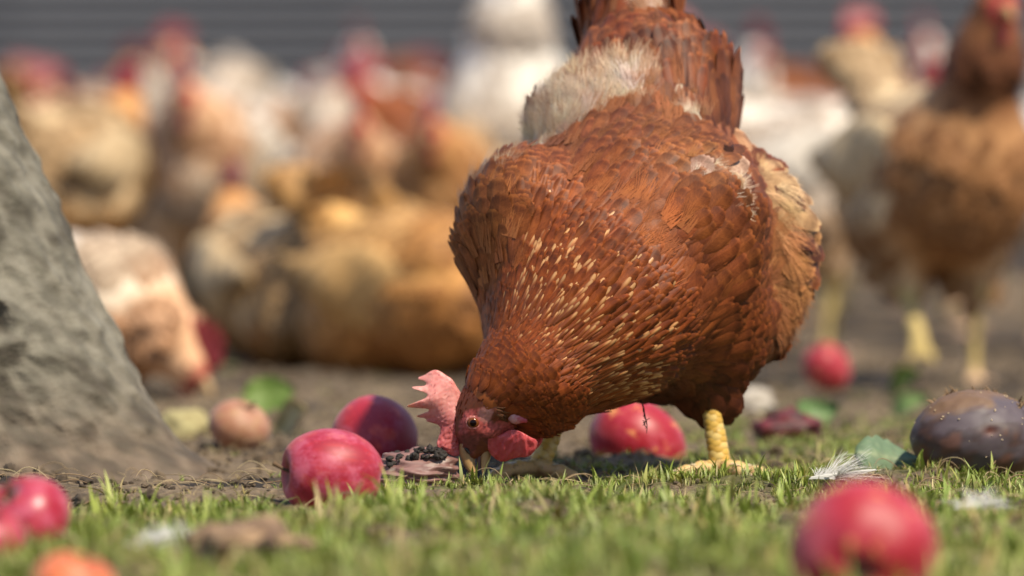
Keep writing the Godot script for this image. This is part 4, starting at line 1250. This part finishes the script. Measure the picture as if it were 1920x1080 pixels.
	for k in 16:
		var y := rnd(-1.9, -0.6)
		var p := cm(0.2 - 0.12 * (y + 0.9), y, 0.1)
		var e := Vector3(rnd(-1, 0.6), rnd(-0.4, 0.4), rnd(-0.5, 0.5)) * (0.007 if k == 0 else rnd(0.001, 0.003))
		var b := Buf.new()
		tube(b, [p, p + e * 0.5 + Vector3(0, 0.0006, 0), p + e], [0.0004, 0.0003, 0.0002], 5, dark)
		part("side_root", b.mesh(frm), stem)


# ---------------------------------------------------------------- trunk, shed, ground cover
func tree() -> void:
	var t := thing("tree", "leaning grey barked tree trunk with knots and a flared foot", "tree", Vector3(-0.348, ground_y(-0.325, -0.12), -0.16))
	var b := Buf.new()
	var rings := 460
	var sides := 220
	for j in rings + 1:
		var h := pow(float(j) / rings, 1.8) * 2.3 - 0.06
		var r := 0.126 - 0.015 * h + 0.028 * exp(-maxf(h, 0.0) / 0.02)
		var c := Vector3(-0.018 - 0.46 * h + 0.055 * h * h, h, -0.03 * h)
		for s in sides + 1:
			var a := TAU * s / sides
			var d := Vector3(cos(a), 0, sin(a))
			var q := Vector3(cos(a) * 0.12, h, sin(a) * 0.12)
			var bump := broad.get_noise_3d(q.x * 330.0, q.y * 330.0, q.z * 330.0) * 0.005 + fine.get_noise_3d(q.x * 450.0, q.y * 450.0, q.z * 450.0) * 0.003
			bump += 0.010 * exp(-maxf(h, 0.0) / 0.06) * sin(a * 4.0 + 0.7)
			for kn in [Vector3(1.15, 0.0, 0.115), Vector3(1.7, 0, 0.22), Vector3(0.75, 0, 0.27), Vector3(1.5, 0, 0.42)]:
				var dd := Vector2((a - kn.x) * 0.12, h - kn.z).length()
				bump += 0.007 * exp(-pow((dd - 0.018) / 0.008, 2.0)) - 0.012 * exp(-pow(dd / 0.010, 2.0))
			var w := fine.get_noise_3d(q.x * 420.0, q.y * 560.0, q.z * 420.0) * 0.5 + 0.5
			var w2 := broad.get_noise_3d(q.x * 300.0, q.y * 340.0, q.z * 300.0) * 0.5 + 0.5
			var col := lin(118, 113, 100).lerp(lin(154, 148, 133), sstep(0.2, 0.8, w)).lerp(lin(80, 72, 60), 0.75 * sstep(0.54, 0.72, w2)).lerp(lin(166, 160, 145), 0.6 * sstep(0.46, 0.30, w2))
			col = col.lerp(lin(92, 76, 62).lerp(lin(136, 114, 95), sstep(0.25, 0.75, w)), sstep(0.09, 0.0, h + 0.05 * (w2 - 0.5)) * 0.8)
			for kn in [Vector3(1.15, 0.0, 0.115), Vector3(1.7, 0, 0.22), Vector3(0.75, 0, 0.27), Vector3(1.5, 0, 0.42)]:
				col = col.lerp(lin(58, 48, 40), 0.8 * exp(-pow(Vector2((a - kn.x) * 0.12, h - kn.z).length() / 0.011, 2.0)))
			b.vert(c + d * (r + bump), d, col, Vector2(float(s) / sides, h))
	for j in rings:
		for s in sides:
			var o := j * (sides + 1) + s
			b.quad(o, o + 1, o + sides + 2, o + sides + 1)
	b.smooth()
	var bark := mat(0.9)
	var rough := NoiseTexture2D.new()
	var rn := FastNoiseLite.new()
	rn.frequency = 0.02; rn.fractal_octaves = 5; rn.seed = 8
	rough.noise = rn; rough.width = 512; rough.height = 512; rough.seamless = true
	var ramp := Gradient.new()
	ramp.set_color(0, Color(0.68, 0.67, 0.65)); ramp.set_color(1, Color(0.92, 0.92, 0.91))
	rough.color_ramp = ramp
	bark.albedo_texture = rough
	var dents := NoiseTexture2D.new()
	dents.noise = rn; dents.width = 512; dents.height = 512; dents.seamless = true; dents.as_normal_map = true; dents.bump_strength = 7.0
	bark.normal_enabled = true
	bark.normal_texture = dents
	bark.uv1_triplanar = true
	bark.uv1_scale = Vector3(5.0, 6.5, 5.0)
	part("trunk", b.mesh(bark), t)
	var lb := Buf.new()
	var barky := func(_tt: float, _a: float) -> Color: return lin(128, 122, 106)
	var crotch := Vector3(-0.018 - 0.46 * 2.24 + 0.055 * 5.0, 2.2, -0.07)
	part("limb", (func() -> Mesh:
		tube(lb, spline([crotch, crotch + Vector3(-0.3, 0.5, 0.1), crotch + Vector3(-0.7, 1.2, 0.0)], 12), [0.085, 0.08, 0.075, 0.07, 0.066, 0.062, 0.058, 0.054, 0.05, 0.046, 0.042, 0.038, 0.034], 14, barky)
		return lb.mesh(mat(0.9))).call(), t)
	var l2 := Buf.new()
	tube(l2, spline([crotch, crotch + Vector3(0.02, 0.5, -0.3), crotch + Vector3(-0.1, 1.3, -0.8)], 12), [0.07, 0.068, 0.066, 0.062, 0.058, 0.054, 0.05, 0.046, 0.042, 0.038, 0.034, 0.03, 0.026], 14, barky)
	part("limb", l2.mesh(mat(0.9)), t)


func shed() -> void:
	var s := thing("shed", "long shed clad in dark grey ribbed metal sheets behind the flock", "shed", Vector3(0, -0.05, -8.2), deg_to_rad(-1.2))
	var wall := mat(0.55, Color8(96, 98, 104), false)
	wall.metallic = 0.0
	for k in 9:
		var x0 := -3.15 + k * 0.70
		var b := Buf.new()
		var pitch := 0.038
		var steps := int(2.4 / pitch) * 8
		for j in steps + 1:
			var y: float = j * pitch / 8.0
			var z: float = 0.011 * sin(TAU * y / pitch) + 0.004 * (k % 2)
			for e in 2:
				b.vert(Vector3(x0 + e * 0.715, y, z), Vector3(0, 0, 1))
		for j in steps:
			b.quad(j * 2, j * 2 + 1, j * 2 + 3, j * 2 + 2)
		b.smooth()
		part("wall_sheet", b.mesh(wall), s)
	var dark := mat(0.7, Color8(84, 86, 90), false)
	var bx := BoxMesh.new()
	bx.size = Vector3(6.3, 2.38, 2.9)
	part("core", bx, s, Transform3D(Basis(), Vector3(0, 1.19, -1.49)), dark)
	var rf := BoxMesh.new()
	rf.size = Vector3(6.7, 0.05, 3.3)
	part("roof", rf, s, Transform3D(Basis.from_euler(Vector3(0.05, 0, 0)), Vector3(0, 2.50, -1.5)), dark)
	for x in [-3.2, 3.2]:
		var post := BoxMesh.new()
		post.size = Vector3(0.09, 2.4, 0.09)
		part("corner_post", post, s, Transform3D(Basis(), Vector3(x, 1.2, 0.02)), dark)


func blades(seed_at: int, count: int, low: Color, high: Color, dry: Color, m: Material, lean: float) -> ArrayMesh:
	var r := RandomNumberGenerator.new()
	r.seed = seed_at
	var b := Buf.new()
	for k in count:
		var a := r.randf() * TAU
		var out := Vector3(cos(a), 0, sin(a))
		var side := Vector3(-sin(a), 0, cos(a)).rotated(out, r.randf_range(-0.7, 0.7))
		var root := Vector3(r.randf_range(-1, 1), 0, r.randf_range(-1, 1)) * 0.35
		var ln := r.randf_range(0.45, 1.1)
		var bend := r.randf_range(0.1, lean)
		var wd := r.randf_range(0.035, 0.065)
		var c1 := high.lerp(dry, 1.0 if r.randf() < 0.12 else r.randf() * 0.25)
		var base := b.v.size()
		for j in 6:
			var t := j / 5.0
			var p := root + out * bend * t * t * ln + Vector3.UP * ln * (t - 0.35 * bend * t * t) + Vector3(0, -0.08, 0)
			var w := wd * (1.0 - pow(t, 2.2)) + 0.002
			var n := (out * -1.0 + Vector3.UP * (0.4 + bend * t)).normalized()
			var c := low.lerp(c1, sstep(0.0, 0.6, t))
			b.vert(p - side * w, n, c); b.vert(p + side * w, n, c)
		for j in 5:
			b.quad(base + j * 2, base + j * 2 + 1, base + j * 2 + 3, base + j * 2 + 2)
	return b.mesh(m)


func cover() -> void:
	# the soil
	var xs := []
	var zs := []
	for k in range(-70, 71): xs.append(k * 0.01)
	for k in range(-140, 125): zs.append(k * 0.01)
	for e in [0.74, 0.8, 0.9, 1.05, 1.3, 1.6, 2.0, 2.6, 3.4, 5, 8, 14, 30, 70, 160]:
		xs.append(e); xs.push_front(-e)
	for e in [-1.44, -1.5, -1.6, -1.75, -1.95, -2.2, -2.6, -3.1, -3.8, -4.6, -5.6, -7, -9, -12, -18, -30, -70, -160]: zs.push_front(e)
	for e in [1.3, 1.4, 1.6, 1.9, 2.4, 3.2, 4.5, 7, 12, 30, 80]: zs.append(e)
	var b := Buf.new()
	for z in zs:
		for x in xs:
			b.vert(Vector3(x, ground_y(x, z), z), Vector3.UP, ground_colour(x, z))
	var n := xs.size()
	for j in zs.size() - 1:
		for k in n - 1:
			b.quad(j * n + k, j * n + k + 1, (j + 1) * n + k + 1, (j + 1) * n + k)
	b.smooth()
	var gm := mat(0.95)
	var grain := NoiseTexture2D.new()
	var gn := FastNoiseLite.new()
	gn.frequency = 0.03; gn.fractal_octaves = 5; gn.seed = 3
	grain.noise = gn; grain.width = 512; grain.height = 512; grain.seamless = true
	var ramp := Gradient.new()
	ramp.set_color(0, Color(0.62, 0.60, 0.58)); ramp.set_color(1, Color(1, 1, 1))
	grain.color_ramp = ramp
	gm.albedo_texture = grain
	gm.uv1_triplanar = true
	gm.uv1_world_triplanar = true
	gm.uv1_scale = Vector3.ONE * 7.0
	var bumpy := NoiseTexture2D.new()
	bumpy.noise = gn; bumpy.width = 512; bumpy.height = 512; bumpy.seamless = true; bumpy.as_normal_map = true; bumpy.bump_strength = 12.0
	gm.normal_enabled = true
	gm.normal_texture = bumpy
	var soil := part("ground", b.mesh(gm), self)
	tag(soil, "brown soil yard trodden by hens, mossy where grass grows", "ground", "", "structure")
	# grass, crumbs and straw
	var blade := mat(0.5)
	blade.backlight_enabled = true
	blade.backlight = Color(0.55, 0.6, 0.3)
	var low := lin(108, 110, 56)
	var sorts := [
		blades(1, 9, low, lin(142, 160, 66), lin(176, 160, 104), blade, 0.9), blades(2, 8, low, lin(132, 152, 60), lin(170, 150, 96), blade, 1.3),
		blades(3, 8, low, lin(160, 170, 86), lin(182, 164, 110), blade, 0.6), blades(4, 7, lin(132, 116, 76), lin(178, 160, 110), lin(150, 126, 86), blade, 1.7),
		blades(5, 12, low, lin(148, 158, 76), lin(150, 150, 70), blade, 1.8)]
	var places := [[], [], [], [], []]
	var tints := [[], [], [], [], []]
	for k in 52000:
		var z := rnd(-1.7, 1.25)
		var x := rnd(-0.46, 0.46) * (1.0 - z * 0.18)
		if z < -1.0 and rng.randf() < 0.4: continue
		var g := greenness(x, z)
		if rng.randf() > g + 0.012: continue
		# shorter where it is trodden thin
		var s := (0.0070 + 0.0060 * g * sstep(0.02, 0.5, z) + 0.003 * g) * rnd(0.5, 1.35)
		if rng.randf() < 0.05: s *= 2.0
		var w := 0 if rng.randf() < 0.4 else (1 if rng.randf() < 0.4 else (2 if rng.randf() < 0.35 else (3 if rng.randf() < 0.36 else 4)))
		if g < 0.35 and rng.randf() < 0.3: w = 3
		if w == 4: s *= 0.6
		var up := Vector3(rnd(-0.3, 0.3), 1, rnd(-0.3, 0.3)).normalized()
		var t := lay(Vector3(x, ground_y(x, z), z), Vector3(rnd(-1, 1), 0, rnd(-1, 1)).normalized(), up, s, s)
		places[w].append(t)
		var tone := rnd(0.7, 1.1)
		tints[w].append(Color(tone * rnd(0.9, 1.1), tone, tone * rnd(0.8, 1.1)))
	var total := 0
	for w in 5:
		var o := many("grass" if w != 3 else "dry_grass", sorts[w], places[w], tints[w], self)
		tag(o, ["short green grass blades mixed through the turf", "drooping green grass blades in the turf", "upright yellowish green grass blades", "withered straw coloured grass blades", "low creeping moss and seedlings in the turf"][w], "grass", "grass over the yard", "stuff")
		total += places[w].size()
	var earth := mat(0.95)
	var crumbs := [clod_shape(Vector3.ONE, 0.5, Color(0.55, 0.55, 0.55), Color(1, 1, 1), earth, 71, 10), clod_shape(Vector3(1.3, 0.7, 1), 0.6, Color(0.55, 0.55, 0.55), Color(1, 1, 1), earth, 72, 10)]
	for w in 2:
		var pl := []
		var tn := []
		for k in 7000:
			var z := rnd(-2.4, 1.1)
			var x := rnd(-0.5, 0.5) * (1.0 - minf(z, 0.0) * 0.2)
			if rng.randf() < greenness(x, z) * 0.8: continue
			var s := rnd(0.0008, 0.0026) * (2.2 if rng.randf() < 0.10 else 1.0)
			pl.append(Transform3D(Basis.from_euler(Vector3(rnd(0, 6), rnd(0, 6), rnd(0, 6))).scaled(Vector3(s, s * 0.8, s)), Vector3(x, ground_y(x, z) + s * 0.35, z)))
			var c := lin(70, 58, 46).lerp(lin(128, 110, 88), pow(rng.randf(), 1.4))
			tn.append(c)
		tag(many("soil_crumbs", crumbs[w], pl, tn, self), ["rounded crumbs of dry brown soil", "flattened crumbs of dry brown soil"][w], "soil crumbs", "", "stuff")
	var straw_m := mat(0.7)
	var sb := [Buf.new(), Buf.new()]
	for w in 2:
		tube(sb[w], spline([Vector3(-0.5, 0.02, 0), Vector3(-0.15, 0.10 + 0.15 * w, 0.08), Vector3(0.2, 0.08 + 0.2 * w, -0.05 + 0.2 * w), Vector3(0.5, 0.01, 0.1 * w)], 9), [0.010, 0.014, 0.015, 0.015, 0.016, 0.015, 0.014, 0.013, 0.011, 0.005], 5, func(_t: float, _a: float) -> Color: return Color.WHITE, 0.5)
		var pl := []
		var tn := []
		for k in 900:
			var z := rnd(-1.2, 1.0)
			var x := rnd(-0.42, 0.42) * (1.0 - z * 0.15)
			var s := rnd(0.010, 0.030)
			pl.append(lay(Vector3(x, ground_y(x, z) + rnd(0.001, 0.006), z), Vector3(rnd(-1, 1), rnd(-0.15, 0.2), rnd(-1, 1)).normalized(), Vector3(0.1, 1, 0), s * 0.9, s))
			tn.append(lin(196, 176, 134).lerp(lin(126, 98, 72), rng.randf()))
		tag(many("straw", sb[w].mesh(straw_m), pl, tn, self), ["short straight bits of dry straw on the ground", "curled bits of dry straw on the ground"][w], "straw", "", "stuff")
	print("grass tufts ", total)


# ---------------------------------------------------------------- the scene
func _ready() -> void:
	rng.seed = 20
	fine.seed = 11; fine.frequency = 0.1; fine.fractal_octaves = 2
	broad.seed = 4; broad.frequency = 0.06; broad.fractal_octaves = 3
	var camera := Camera3D.new()
	camera.name = "camera"
	add_child(camera)
	camera.position = Vector3(0, 0.237, 4.0)
	camera.rotation_degrees = Vector3(-1.485, 0, 0)
	var lens := CameraAttributesPhysical.new()
	lens.frustum_focal_length = 240.0
	lens.frustum_near = 0.1
	lens.frustum_far = 400.0
	lens.frustum_focus_distance = 3.86
	lens.exposure_aperture = 5.2
	camera.attributes = lens
	camera.current = true
	var sky_m := ProceduralSkyMaterial.new()
	sky_m.sky_top_color = Color(0.50, 0.61, 0.78)
	sky_m.sky_horizon_color = Color(0.78, 0.83, 0.88)
	sky_m.sky_curve = 0.25
	sky_m.ground_bottom_color = Color(0.20, 0.17, 0.13)
	sky_m.ground_horizon_color = Color(0.5, 0.48, 0.44)
	var env := Environment.new()
	env.background_mode = Environment.BG_SKY
	env.sky = Sky.new()
	env.sky.sky_material = sky_m
	env.tonemap_mode = Environment.TONE_MAPPER_LINEAR
	env.tonemap_exposure = 1.78
	env.background_energy_multiplier = 0.66
	env.sdfgi_enabled = true
	env.ssao_enabled = true
	env.ssil_enabled = true
	var we := WorldEnvironment.new()
	we.name = "world_environment"
	we.environment = env
	add_child(we)
	var sun := DirectionalLight3D.new()
	sun.name = "sun"
	sun.light_energy = 1.1
	sun.light_color = Color(1.0, 0.95, 0.86)
	sun.light_angular_distance = 2.0
	sun.shadow_enabled = true
	add_child(sun)
	sun.look_at_from_position(Vector3(0.37, 0.83, 0.45), Vector3.ZERO)

	make_feathers()
	M.white_down = mat(0.85, Color8(206, 203, 194))
	M.leaf = mat(0.6)
	M.leaf.backlight_enabled = true
	M.leaf.backlight = Color(0.4, 0.45, 0.25)
	cover()
	shed()
	tree()
	front_hen()
	flock()
	ground_things()
